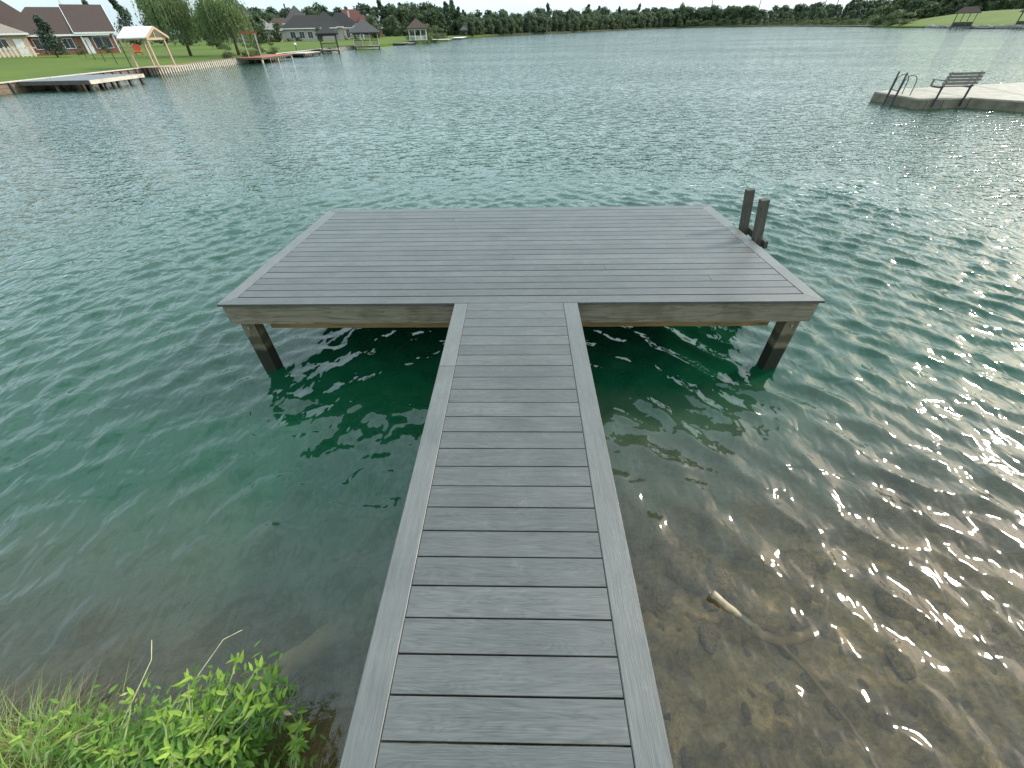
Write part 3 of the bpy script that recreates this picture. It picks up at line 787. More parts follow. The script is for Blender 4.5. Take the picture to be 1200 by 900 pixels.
# ---------------------------------------------------------------- trees
def clump_tree(name, seed, h, w, kind, n, mat, leaf=.55):
    rs = random.Random(seed)
    tr = MB(); th = h * (.35 if kind != 'bush' else .12)
    tr.tube([(0, 0, -.4), (.05 * rs.random() * h, 0, th * .5), (rs.uniform(-.05, .05) * h, rs.uniform(-.05, .05) * h, th), (0, 0, h * .8)], [h * .022, h * .018, h * .014, h * .005], 6)
    lobes = []
    if kind == 'pine':
        for k in range(9):
            t = k / 8; lobes.append((Vector((rs.uniform(-.12, .12) * w, rs.uniform(-.12, .12) * w, h * (.16 + .80 * t))), w * .5 * (1.05 - .8 * t) * rs.uniform(.8, 1.1), h * .10))
    else:
        nl = 14 if kind == 'broad' else 8; lo = .12 if kind == 'broad' else .10
        for k in range(nl):
            a = rs.uniform(0, 6.283); d = w * .5 * rs.uniform(.1, .72); z = h * rs.uniform(lo, .84)
            if k == 0: d, z = w * .06, h * .85
            lobes.append((Vector((d * math.cos(a), d * math.sin(a), z)), w * rs.uniform(.17, .30), h * rs.uniform(.10, .17)))
    for c, r, rz in lobes[:6]:
        tr.tube([(0, 0, th * .8), (c.x * .5, c.y * .5, (th * .8 + c.z) / 2 + .1), c], [h * .010, h * .007, h * .003], 5)
    vs, fs, tn = [], [], []
    for k in range(n):
        c, r, rz = lobes[rs.randrange(len(lobes))]
        d = Vector((rs.gauss(0, 1), rs.gauss(0, 1), rs.gauss(0, 1))).normalized(); u = rs.uniform(.55, 1.12)
        p = c + Vector((d.x * r * u, d.y * r * u, d.z * rz * u))
        s = leaf * rs.uniform(.6, 1.3)
        e = (d * .9 + Vector((rs.gauss(0, .6), rs.gauss(0, .6), rs.gauss(.3, .6)))).normalized()
        a = e.orthogonal().normalized(); a = Matrix.Rotation(rs.uniform(0, 6.28), 3, e) @ a; b = e.cross(a)
        n0 = len(vs)
        vs += [p + a * s * .5, p + b * s * .34 + e * s * .1, p - a * s * .5, p - b * s * .34 - e * s * .12]; fs.append((n0, n0 + 1, n0 + 2, n0 + 3)); t_ = rs.random(); tn += [t_] * 4
    me = bpy.data.meshes.new('crown'); me.from_pydata([tuple(v) for v in vs], [], fs); me.materials.append(mat); set_tint(me, tn)
    return tr.mesh('trunk', M['bark'], True), me

protos = {'broad': [clump_tree('t', k, 11, 8, 'broad', 2200, M['leaf_far'], .72) for k in range(4)],
          'pine': [clump_tree('t', 20 + k, 12, 7.0, 'pine', 2000, M['leaf_pine'], .62) for k in range(3)],
          'bush': [clump_tree('t', 40 + k, 5, 6.5, 'bush', 1100, M['leaf_bush'], .42) for k in range(3)]}
def tree(name, kind, i, x, y, z, s, label, cat, group, sw=1.0):
    t = empty(name, (x, y, z), random.uniform(0, 6.28), label, cat, group); t.scale = (s * sw, s * sw, s)
    a, b = protos[kind][i % len(protos[kind])]
    link('trunk', a, t); link('crown', b, t)
    return t
back_wood = []
def wood_mass():
    vs, fs, tn = [], [], []
    n0 = 0
    for kind, i, x, y, z, s in back_wood:
        me = protos[kind][i % len(protos[kind])][1]; nv = len(me.vertices)
        co = np.empty(nv * 3, np.float32); me.vertices.foreach_get('co', co); co = co.reshape(-1, 4, 3)[::2]
        c_ = co.mean(1, keepdims=True); co = c_ + (co - c_) * 1.35
        a = random.uniform(0, 6.283); ca, sa = math.cos(a), math.sin(a)
        p = co.reshape(-1, 3) * s; q = np.stack([p[:, 0] * ca - p[:, 1] * sa + x, p[:, 0] * sa + p[:, 1] * ca + y, p[:, 2] + z], -1)
        vs.append(q); fs.append(np.arange(len(q)).reshape(-1, 4) + n0); n0 += len(q); tn.append(np.repeat(np.random.default_rng(n0).random(len(q) // 4), 4))
    me = bpy.data.meshes.new('background_wood'); me.from_pydata(np.concatenate(vs).tolist(), [], np.concatenate(fs).tolist()); me.materials.append(M['leaf_far']); set_tint(me, np.concatenate(tn))
    tag(link('background_wood', me), 'dark mass of trees at the back of the woods round the lake', 'wood', kind='stuff')
def along(pts, step):
    out = []; carry = 0
    for a, b in zip(pts[:-1], pts[1:]):
        a, b = Vector(a), Vector(b); L = (b - a).length; d = carry
        nn = Vector((-(b - a).y, (b - a).x)).normalized()
        while d < L: out.append((a.lerp(b, d / L), nn)); d += step
        carry = d - L
    return out
FAR = [(-22, 226), (-14, 251), (-3, 272), (25, 312), (56, 370), (88, 431), (115, 463), (143, 485)]
GF = 'trees along the far shore'
for row, (off, step, sc) in enumerate(((1.5, 4.2, .62), (6, 5.0, .80), (13, 6, .92))):
    for k, (q, nn) in enumerate(along(FAR, step)):
        fr = min(1, max(0, (q.y - 226) / 260))
        s = sc * (.80 + .48 * fr) * random.uniform(.78, 1.16)
        kind = 'pine' if random.random() < .06 + .05 * row else 'broad'
        p = q + nn * (off + random.uniform(-2, 2)) + Vector((random.uniform(-1.5, 1.5), 0))
        if row == 2: back_wood.append((kind, random.randrange(9), p.x, p.y, .5, s)); continue
        tree('shore_tree', kind, random.randrange(9), p.x, p.y, .5, s, 'dark green tree in the dense wood along the far shore' if kind == 'broad' else 'dark narrow conifer in the dense wood along the far shore', 'tree', GF + (' (conifers)' if kind == 'pine' else ''))
# wood behind the gazebos and houses on the left bank
for row in range(4):
    for k in range(22):
        x = -28 - k * 5.2 - row * 3 + random.uniform(-2, 2); y = 238 + row * 12 - k * .8 + random.uniform(-4, 4)
        kind = 'pine' if random.random() < .22 else 'broad'
        if row > 1: back_wood.append((kind, random.randrange(9), x, y, .6, (.74 + .10 * row) * random.uniform(.8, 1.2))); continue
        tree('wood_tree', kind, random.randrange(9), x, y, .6, (.74 + .10 * row) * random.uniform(.8, 1.2), 'dark tree in the wood behind the lakeside houses' if kind == 'broad' else 'dark conifer in the wood behind the lakeside houses', 'tree', 'wood behind the houses' + (' (conifers)' if kind == 'pine' else ''))
# right-hand shore: bushes at the water, looser trees behind
RS = [(146, 484), (178, 466), (195, 420), (189, 350), (178, 287), (168, 250)]
for row, (off, step, sc) in enumerate(((1.0, 6, .48), (6, 7, .75), (16, 6.5, .74), (28, 7, .95))):
    for k, (q, nn) in enumerate(along(RS, step)):
        p = q + nn * (off + random.uniform(-2, 2))
        kind = 'bush' if row < 2 else ('broad' if random.random() < .8 else 'pine')
        if row == 3: back_wood.append((kind, random.randrange(9), p.x, p.y, .5, sc * random.uniform(.75, 1.15))); continue
        lab = {'bush': 'olive green waterside bush on the right-hand shore', 'broad': 'loose green tree behind the waterside bushes', 'pine': 'dark conifer behind the waterside bushes'}[kind]
        nm = {'bush': 'shore_bush', 'broad': 'shore_tree', 'pine': 'shore_tree'}[kind]
        tree(nm, kind, random.randrange(9), p.x, p.y, .4, sc * random.uniform(.75, 1.15), lab, 'bush' if kind == 'bush' else 'tree', {'bush': 'waterside bushes', 'broad': 'trees behind the waterside bushes', 'pine': 'conifers behind the waterside bushes'}[kind])
for row, off in enumerate((44, 54)):
    for k, (q, nn) in enumerate(along(RS, 6.5)):
        p = q + nn * (off + random.uniform(-3, 3))
        back_wood.append(('broad', random.randrange(9), p.x, p.y, .8, random.uniform(.95, 1.3)))
for k, (x, y, s, kd) in enumerate([(172, 262, 1.5, 'bush'), (166, 244, 1.15, 'bush'), (180, 262, 1.0, 'broad'), (164, 232, .9, 'bush'), (176, 248, .9, 'broad')]):
    tree('shore_bush' if kd == 'bush' else 'shore_tree', kd, k, x, y, .4, s, 'big rounded bush overhanging the water beside the right-hand lawn' if kd == 'bush' else 'tree crowding the bushes beside the right-hand lawn', 'bush' if kd == 'bush' else 'tree', 'bushes beside the lawn' if kd == 'bush' else 'trees beside the lawn', 1.25)
for row in range(3):
    for k in range(26):
        x = 190 + row * 8 + random.uniform(-3, 3) + k * .7; y = 268 - k * 6.0 + random.uniform(-3, 3)
        if row == 2: back_wood.append(('broad', random.randrange(9), x, y, 4.0, .82 * random.uniform(.8, 1.25))); continue
        tree('lawn_tree', 'broad', random.randrange(9), x, y, 4.0, (.50 + .16 * row) * random.uniform(.8, 1.25), 'green tree behind the right-hand lawn', 'tree', 'trees behind the right-hand lawn')
for k in range(26):
    t = k / 25; x = 118 + 84 * t; y = 478 + 14 * math.sin(3.1 * t) - 22 * t
    tree('shore_bush', 'bush', k, x + random.uniform(-2, 2), y + random.uniform(-2, 3), .3, random.uniform(.8, 1.2), 'dense bush filling the far corner of the lake', 'bush', 'bushes in the far corner')
    back_wood.append(('broad', k, x + random.uniform(-3, 3), y + 21 + random.uniform(-2, 3), .5, random.uniform(.95, 1.35)))
    for rr_ in (0,): tree('shore_tree', 'broad', k + rr_ * 2, x + random.uniform(-3, 3), y + 12 + 9 * rr_ + random.uniform(-2, 3), .5, random.uniform(.95, 1.35), 'tree behind the bushes in the far corner of the lake', 'tree', 'trees in the far corner')
tree('tall_tree', 'broad', 1, 141, 487, .5, 1.5, 'tall slim tree rising above the far wood', 'tree', None, .55)

wood_mass()
# willows on the left bank
def willow(loc, h, w, seed, label):
    rs = random.Random(seed); root = empty('willow_tree', loc, 0, label, 'tree')
    tr = MB(); tr.tube([(0, 0, -.3), (.1, 0, h * .2), (-.1, .1, h * .4), (.1, 0, h * .62)], [.22, .18, .15, .08], 8)
    vs, fs, tn = [], [], []
    for k in range(16):
        a = rs.uniform(0, 6.283); d = w * .5 * rs.uniform(.2, .8); top = Vector((d * math.cos(a), d * math.sin(a), h * (rs.uniform(.74, 1.0) - .22 * (2 * d / w) ** 2)))
        tr.tube([(0, 0, h * rs.uniform(.28, .5)), (top.x * .45, top.y * .45, top.z * .82), top], [.08, .05, .02], 5)
        for s_ in range(70):
            p = top + Vector((rs.gauss(0, w * .085), rs.gauss(0, w * .085), rs.uniform(-.05, .035) * h))
            ln = rs.uniform(.25, .62) * h; ln = min(ln, p.z - .5 - rs.random() * .9); t_ = rs.random()
            sway = Vector((rs.gauss(.16, .07), rs.gauss(-.10, .06), 0)); out = Vector((p.x, p.y, 0)) * .10
            m = max(4, int(ln / .30))
            for j in range(m):
                t = j / m; q = p + out * math.sin(t * 2) + sway * ln * t * t * .6 + Vector((rs.gauss(0, .05), rs.gauss(0, .05), -ln * t + .12 * math.sin(3.14 * t)))
                az = rs.uniform(0, 6.283); sd = Vector((math.cos(az), math.sin(az), 0)) * rs.uniform(.035, .085); dn = Vector((sway.x * .4, sway.y * .4, -1)) * rs.uniform(.22, .40)
                n0 = len(vs); vs += [q, q + dn * .5 + sd, q + dn, q + dn * .5 - sd]; fs.append((n0, n0 + 1, n0 + 2, n0 + 3)); tn += [min(1, max(0, t_ * .7 + rs.random() * .3))] * 4
    tr.build('trunk', M['bark'], root, smooth=True)
    me = bpy.data.meshes.new('crown'); me.from_pydata([tuple(v) for v in vs], [], fs); me.materials.append(M['leaf_willow']); set_tint(me, tn)
    link('crown', me, root); return root
willow((-47.5, 71.0, .8), 7.2, 7.6, 5, 'weeping willow behind the white-roofed gazebo')
willow((-40.6, 71.2, .8), 7.0, 6.8, 6, 'weeping willow beside the small red pergola')
t = tree('garden_conifer', 'pine', 1, -67.2, 71.2, .8, .36, 'dense dark cone-shaped evergreen between the beige house and the brick house', 'tree', None, 1.35)
for k, (x, y, s) in enumerate([(-92, 122, .72), (-88, 126, .80), (-96, 118, .66), (-84, 130, .62), (-79, 134, .66), (-70, 140, .6), (-100, 112, .6)]):
    tree('garden_tree', 'pine' if k < 3 else 'broad', k, x, y, .8, s, 'dark conifer behind the end of the brick house' if k < 3 else 'dark green tree behind the willows', 'tree', 'conifers behind the brick house' if k < 3 else 'trees behind the willows')
for k, (x, y) in enumerate([(-36.5, 66), (-36.8, 68.5), (-37.5, 71), (-36.6, 73.4), (-38, 63.5)]):
    tree('garden_bush', 'bush', k, x, y, .55, .30, 'low dark bush at the foot of the willows by the water', 'bush', 'low bushes under the willows')
for k, (x, y, s) in enumerate([(-71, 80.2, .26), (-73.2, 78.8, .22), (-68.5, 82.5, .24), (-84, 71.5, .30), (-80, 74.2, .26)]):
    tree('garden_bush', 'bush', k, x, y, .8, s, 'low dark shrub against the house wall', 'bush', 'shrubs against the houses')
for k in range(34):      # hedges and shrubs in front of the row of houses
    t = k / 33; x = -80 + 27 * t + random.uniform(-2, 2); y = 146 + 30 * t + random.uniform(-2.5, 1.5)
    tree('garden_bush', 'bush', k, x, y, .8, random.uniform(.16, .34), 'clipped dark shrub in the hedge before the far row of houses', 'bush', 'shrubs before the row of houses')
for k, (x, y, s) in enumerate([(-70, 150, .42), (-66, 176, .55), (-62, 168, .36), (-86, 166, .6), (-52, 186, .6), (-55, 196, .5), (-60, 100, .35), (-66, 128, .5), (-58, 150, .30)]):
    tree('yard_tree', 'broad', k, x, y, .8, s, 'small leafy yard tree standing between the far houses', 'tree', 'yard trees between the houses')
for k, (x, y, s) in enumerate([(-27, 152, .62), (-25.5, 158, .7), (-30, 164, .8), (-26, 172, .55), (-33, 156, .6)]):
    tree('shore_bush', 'bush', k, x, y, .5, s, 'rounded bush on the bank past the white gazebo', 'bush', 'bushes past the white gazebo')

# ---------------------------------------------------------------- houses on the left bank
def roof_mesh(L, W, z0, z1, hl, hr, ov=.5):
    """ridge along x; hl, hr = hip setback at each end (0 = gable)"""
    a, b = L / 2 + ov, W / 2 + ov; m = MB()
    vs = [(-a, -b, z0), (a, -b, z0), (a, b, z0), (-a, b, z0), (-a + hl, 0, z1), (a - hr, 0, z1)]
    vs += [(x, y, z0 - .16) for x, y, _ in vs[:4]]
    return m.add(vs, [(0, 1, 5, 4), (2, 3, 4, 5), (1, 2, 5), (3, 0, 4), (6, 7, 1, 0), (7, 8, 2, 1), (8, 9, 3, 2), (9, 6, 0, 3), (9, 8, 7, 6)])

def house(name, label, loc, rz, blocks, wins, doors=(), chim=(), group=None):
    h = empty(name, loc, rz, label, 'house', group)
    for (x, y, L, W, ze, zr, hl, hr, wall, roof) in blocks:
        w = MB().box(-L / 2, L / 2, -W / 2, W / 2, -.5, ze - .02).build('wall', M[wall], h, (x, y, 0))
        for sg, hh in ((-1, hl), (1, hr)):
            if hh == 0:
                q = MB(); xx = sg * (L / 2); q.add([(xx, -W / 2, ze), (xx, W / 2, ze), (xx, 0, ze + (zr - ze) * W / (W + 1)), (xx - sg * .1, -W / 2, ze), (xx - sg * .1, W / 2, ze), (xx - sg * .1, 0, ze + (zr - ze) * W / (W + 1))], [(0, 1, 2), (5, 4, 3), (0, 3, 4, 1), (1, 4, 5, 2), (2, 5, 3, 0)])
                q.build('gable', M[wall], h, (x, y, 0))
        r = roof_mesh(L, W, ze, zr, hl, hr).build('roof', M[roof], h, (x, y, 0))
        a, b = L / 2 + .5, W / 2 + .5
        MB().box(-a - .03, a + .03, -b - .06, -b - .002, ze - .20, ze + .03).build('gutter', M['white'], r)
        for sg, hh in ((-1, hl), (1, hr)):
            if hh == 0:
                for s2 in (-1, 1):
                    x0 = sg * (a + .002); x1 = sg * (a + .06)
                    vs = [(x0, s2 * b, ze - .22), (x1, s2 * b, ze - .22), (x1, 0, zr - .22), (x0, 0, zr - .22), (x0, s2 * b, ze + .04), (x1, s2 * b, ze + .04), (x1, 0, zr + .04), (x0, 0, zr + .04)]
                    MB().add(vs, [(0, 1, 2, 3), (7, 6, 5, 4), (0, 4, 5, 1), (1, 5, 6, 2), (2, 6, 7, 3), (3, 7, 4, 0)]).build('barge_board', M['white'], r)
    for (x, y, w_, z0, z1) in wins:
        f_ = MB().box(-w_ / 2 - .07, w_ / 2 + .07, -.05, .02, z0 - .07, z0).box(-w_ / 2 - .07, w_ / 2 + .07, -.05, .02, z1, z1 + .07).box(-w_ / 2 - .07, -w_ / 2, -.05, .02, z0, z1).box(w_ / 2, w_ / 2 + .07, -.05, .02, z0, z1).box(-.02, .02, -.045, .02, z0, z1).build('window', M['white'], h, (x, y, 0))
        MB().box(-w_ / 2, w_ / 2, -.012, .015, z0, z1).build('pane', M['glass'], f_)
    for (x, y, mt) in doors:
        d = MB().box(-.5, .5, -.04, .02, 0, 2.1).build('door', M[mt], h, (x, y, 0)); MB().box(.36, .42, -.09, -.042, 1.0, 1.12).build('handle', M['dark_metal'], d)
    for (x, y, w_, z0, z1, mt) in chim:
        MB().box(-w_ / 2, w_ / 2, -w_ / 2, w_ / 2, z0, z1).box(-w_ / 2 - .06, w_ / 2 + .06, -w_ / 2 - .06, w_ / 2 + .06, z1, z1 + .1).build('chimney', M[mt], h, (x, y, 0))
    return h

GZ = .85
rz = R(40)
house('beige_house', 'beige brick house with a tan hip roof beyond the lawn', (-79.6, 74.7, GZ), R(42), [(-3.0, 5, 15, 10, 2.75, 5.0, 5, 5, 'beige_brick', 'roof_tan')],
      [(-6, -.02, 1.8, .7, 2.1), (-2.2, -.02, 1.4, .7, 2.1), (1.4, -.02, 1.2, .9, 2.1)], [(3.3, -.03, 'white')])
house('brown_roofed_house', 'house with a high dark brown hip roof behind the beige house', (-96, 93, GZ), R(42), [(0, 6, 15, 11, 3.2, 8.0, 5, 5, 'red_brick', 'roof_brown'), (-3.5, 2, 6, 6, 5.0, 9.0, 3, 3, 'red_brick', 'roof_brown')],
      [(4, .46, 1.2, 1, 2.3)], [], [(3, 7, .35, 6, 8.4, 'white'), (-6, 6, .5, 6, 8.6, 'cream')])
house('brick_house', 'red brick house with a big dark brown roof and white-trimmed porch gable', (-71.8, 83.6, GZ), R(40),
      [(-3.2, 4, 12, 8.5, 2.5, 5.9, 4.2, 3, 'red_brick', 'roof_brown'), (1.55, 4.6, 4.6, 9.8, 2.72, 6.25, 0, 0, 'red_brick', 'roof_brown')],
      [(-6, -.28, 1.6, .8, 2.0), (-2.6, -.28, 1.3, .8, 2.0), (1.9, -.33, 2.2, .7, 2.1)], [(-.2, -.29, 'white')], [(-.9, 5, .3, 5.0, 6.9, 'white')])
for x in (-.62, 3.72):
    pass
house('cream_house', 'cream walled house with a grey-tan roof beside the willow', (-75.6, 154, GZ), R(27),
      [(-2.5, 5, 11, 9, 3.1, 6.2, 4.5, 4.5, 'grey_brick', 'roof_grey'), (2.9, .4, 2.6, 2.6, 3.05, 4.3, 1.2, 1.2, 'cream_sun', 'roof_grey')],
      [(2.4, -.93, .7, .9, 2.6), (3.4, -.93, .7, .9, 2.6), (-1, .47, 1.2, .8, 2.3)], [(-3.4, .46, 'white')])
house('low_brown_house', 'low house with a wide dark brown hip roof', (-80.4, 181, GZ), R(25), [(-1.5, 5, 13, 10, 2.8, 6.0, 5.5, 5.5, 'grey_brick', 'roof_brown')],
      [(-3, -.02, 1.6, .7, 2.1), (.5, -.02, 1.6, .7, 2.1), (3.2, -.02, 1.2, .7, 2.1)], [(-.9, -.03, 'white')])
house('slate_house', 'tall house with a dark slate roof behind the cream house', (-98, 186, GZ), R(27), [(0, 5, 12, 9, 4.4, 8.4, 2.5, 4.5, 'grey_brick', 'roof_slate'), (1.8, 2, 4.5, 5, 5.4, 9.8, 2.3, 2.3, 'grey_brick', 'roof_slate')],
      [(-3, .46, 1.2, 2, 3.4)], [], [(3.4, 1, .5, 4.6, 7.6, 'cream')])
house('black_roofed_house', 'long white walled house with a black roof and a pyramid peak behind', (-63.6, 159.2, GZ), R(21),
      [(-.5, 5, 15, 10, 3.0, 6.0, 4.5, 4.5, 'grey_brick', 'roof_black'), (-3.4, 10.5, 8, 8, 4.2, 8.4, 4.4, 4.4, 'white', 'roof_slate'), (4.6, 6, 9, 10.5, 3.2, 6.9, 5, 4.6, 'grey_brick', 'roof_black')],
      [(-5.5, -.02, 1.4, .7, 2.2), (-3, -.02, 1.4, .7, 2.2), (-.6, -.02, 1.4, .7, 2.2), (5.6, .71, .9, .6, 2.4), (6.8, .71, .9, .6, 2.4)], [(2.2, -.03, 'dark_wood')], [(-6, 8, .4, 5, 8.6, 'dark_wood')])
house('white_bay_house', 'white house with tall bay windows under a dark hip roof', (-56.9, 174.5, GZ), R(18),
      [(-2, 5, 11, 9, 3.0, 6.8, 4.8, 4.8, 'cream', 'roof_black'), (3.0, .9, 2.6, 2.4, 3.3, 4.0, 1, 1, 'white', 'roof_slate')],
      [(2.5, -.33, .75, .5, 2.7), (3.5, -.33, .75, .5, 2.7), (-2.5, .47, 1.0, .5, 2.5), (-4.2, .47, 1.0, .5, 2.5), (-.6, .47, 1.0, .5, 2.5)], [(-5.8, .46, 'white')])
house('red_roofed_house', 'brick house with steep red-brown roofs and a pale chimney', (-64.5, 211, GZ), R(18),
      [(-1.5, 5, 13, 10, 3.0, 8.6, 3.6, 5.4, 'red_brick', 'roof_red'), (2.2, 1.5, 5, 6, 3.4, 6.9, 2.5, 2.5, 'red_brick', 'roof_red'), (6.3, 5, 5, 8, 2.9, 5.0, 2.5, 3, 'red_brick', 'roof_red')],
      [(-4, -.02, 1.4, .7, 2.2), (2.2, -1.52, 1.8, .6, 2.4)], [(-1.2, -.03, 'white')], [(4.4, 3, .9, 3, 7.0, 'white'), (-3.0, 2.6, .5, 5, 8.0, 'cream')])
# porch posts of the brick house
bh = [o for o in col.objects if o.name == 'brick_house'][0]
for x in (-.55, 3.65):
    MB().box(-.07, .07, -.07, .07, 0, 2.58).build('porch_post', M['white'], bh, (x, -.62, 0))

# ---------------------------------------------------------------- shore walls on the left bank
XS = -36.9
def bulkhead(name, label, y0, y1, post, capmat, wallmat, postmat, zt=.60, pr=.10, group=None, x=XS):
    b = empty(name, (x, (y0 + y1) / 2, 0), 0, label, 'retaining wall', group); L = (y1 - y0) / 2
    for k, (z0, z1) in enumerate(((-.4, .05), (.056, .30), (.306, zt - .06))):
        MB().box(-.25, -.02 * (k % 2), -L, L, z0, z1).build('plank', M[wallmat], b)
    MB().box(-.42, .12, -L - .02, L - .02, zt - .055, zt).build('cap', M[capmat], b)
    n_ = max(2, int((y1 - y0) / post))
    for k in range(n_):
        yy = -L + (k + .5) * (y1 - y0) / n_
        MB().box(.002, pr, yy - pr * .6, yy + pr * .6, -.4, zt - .057).build('pile', M[postmat], b)
    return b
bulkhead('timber_bulkhead', 'brown timber retaining wall with dark piles along the open lawn', 18, 35.6, 1.35, 'seawall_pale', 'seawall', 'dark_wood', .66, .14)
bulkhead('timber_bulkhead', 'brown timber retaining wall between the low grey dock and the gazebo', 35.7, 46.5, .9, 'seawall_pale', 'seawall', 'dark_wood', .66, .10)
bulkhead('timber_bulkhead', 'pale close-set piling wall below the white-roofed gazebo and willow', 46.6, 66, .42, 'seawall', 'dark_wood', 'seawall_pale', .62, .16)
bulkhead('timber_bulkhead', 'weathered retaining wall below the lawn past the red pergola', 66.1, 96, .8, 'seawall_pale', 'seawall', 'dark_wood', .62, .12)
bulkhead('timber_bulkhead', 'pale post wall below the lawn beside the grey-roofed boathouse', 96.1, 118, .8, 'dark_wood', 'dark_wood', 'seawall_pale', .62, .2, None, -36.2)

gd = empty('low_dock', (-33.8, 35.6, 0), 0, 'low grey deck dock with a pale edge beside the lawn wall', 'dock')
for k in range(14):
    y = -2.8 + k * .40
    MB().box(-2.95, 2.4, y, y + .39, .58, .62).build('plank', M['grey_deck'], gd)
MB().box(2.402, 2.46, -2.82, 2.82, .38, .615).build('fascia', M['seawall_pale'], gd)
MB().box(-2.9, 2.4, -2.88, -2.822, .38, .615).build('fascia', M['dark_wood'], gd)
for x in (-.4, 2.2):
    for y in (-2.6, -1.3, 0, 1.3, 2.6): MB().box(x - .09, x + .09, y - .09, y + .09, -.5, .575).build('pile', M['dark_wood'], gd)

# ---------------------------------------------------------------- gazebos, pergolas and jetties
def gazebo(name, label, loc, rz, W, D, zf, ze, zr, mroof, mpost, mfloor, hip=True, pts=None, rail=False, over=.45, trim=None, legs=True, group=None):
    g_ = empty(name, loc, rz, label, 'gazebo', group)
    nb = max(4, int(D / .3))
    for k in range(nb):
        y = -D / 2 + k * D / nb; MB().box(-W / 2, W / 2, y, y + D / nb - .012, zf - .05, zf).build('floor_board', M[mfloor], g_)
    MB().box(-W / 2 + .04, W / 2 - .04, -D / 2 + .04, D / 2 - .04, zf - .24, zf - .055).build('floor_frame', M['dark_wood'], g_)
    for x in (-W / 2 + .12, W / 2 - .12):
        for y in ((-D / 2 + .12, D / 2 - .12) if pts is None else np.linspace(-D / 2 + .12, D / 2 - .12, pts)):
            MB().box(x - .08, x + .08, y - .08, y + .08, zf + .002, ze - .02).build('post', M[mpost], g_)
            if legs: MB().box(x - .10, x + .10, y - .10, y + .10, -1.2, zf - .25).build('pile', M['dark_wood'], g_)
    if pts:
        for x in np.linspace(-W / 2 + .12, W / 2 - .12, pts)[1:-1]:
            for y in (-D / 2 + .12, D / 2 - .12): MB().box(x - .08, x + .08, y - .08, y + .08, zf + .002, ze - .02).build('post', M[mpost], g_)
    h_ = (W / 2 + over) * .92 if hip else 0
    r = roof_mesh(W, D, ze, zr, h_, h_, over).build('roof', M[mroof], g_)
    tm = trim or mpost
    for y in (-D / 2 + .12, D / 2 - .12): MB().box(-W / 2, W / 2, y - .06, y + .06, ze - .36, ze - .165).build('beam', M[tm], g_)
    for x in (-W / 2 + .12, W / 2 - .12): MB().box(x - .06, x + .06, -D / 2 + .19, D / 2 - .19, ze - .36, ze - .165).build('beam', M[tm], g_)
    if rail:
        for y in (-D / 2 + .12, D / 2 - .12):
            MB().box(-W / 2 + .2, W / 2 - .2, y - .03, y + .03, zf + .80, zf + .88).build('handrail', M[tm], g_)
            for x in np.arange(-W / 2 + .35, W / 2 - .3, .3): MB().box(x - .025, x + .025, y - .02, y + .02, zf + .01, zf + .798).build('baluster', M[tm], g_)
    return g_
# open pavilion with pale gable roof: ridge runs across the view, truss faces the lake
gz = empty('gazebo', (-36.0, 46.9, 0), R(-3), 'gazebo with a white gable roof on pale wooden posts and deck', 'gazebo')
gz.scale = (.92, .92, .95)
zf, ze, zr = .72, 3.05, 4.2
for k in range(8): MB().box(-1.4 , 2.9, -1.5 + k * .375, -1.5 + k * .375 + .36, zf - .05, zf).build('floor_board', M['new_wood'], gz)
for x in (-1.2, 1.2):
    for y in (-1.2, 1.2):
        MB().box(x - .08, x + .08, y - .08, y + .08, zf + .002, ze - .02).build('post', M['new_wood'], gz)
zr = 3.85
for s2 in (-1, 1):
    y0, y1 = s2 * 1.62, s2 * .002; t_ = .09
    vs = [(x, y, z + dz) for dz in (-t_, 0) for (x, y, z) in ((-1.55, y0, ze), (1.55, y0, ze), (1.55, y1, zr), (-1.55, y1, zr))]
    MB().add(vs, [(3, 2, 1, 0), (4, 5, 6, 7), (0, 1, 5, 4), (1, 2, 6, 5), (2, 3, 7, 6), (3, 0, 4, 7)]).build('roof_panel', M['roof_white'], gz)
for x in (-1.3, 1.3):
    MB().box(x - .05, x + .05, -1.4, 1.4, ze - .24, ze - .06).build('tie_beam', M['new_wood'], gz)
    MB().box(x - .05, x + .05, -.06, .06, ze - .058, zr - .14).build('king_post', M['new_wood'], gz)
for sgn in (-1, 1):
    for s2 in (-1, 1):
        x0 = sgn * 1.552; x1 = sgn * 1.61; b = 1.62
        vs = [(x0, s2 * b, ze - .2), (x1, s2 * b, ze - .2), (x1, 0, zr - .2), (x0, 0, zr - .2), (x0, s2 * b, ze + .02), (x1, s2 * b, ze + .02), (x1, 0, zr + .02), (x0, 0, zr + .02)]
        MB().add(vs, [(0, 1, 2, 3), (7, 6, 5, 4), (0, 4, 5, 1), (1, 5, 6, 2), (2, 6, 7, 3), (3, 7, 4, 0)]).build('barge_board', M['new_wood'], gz)

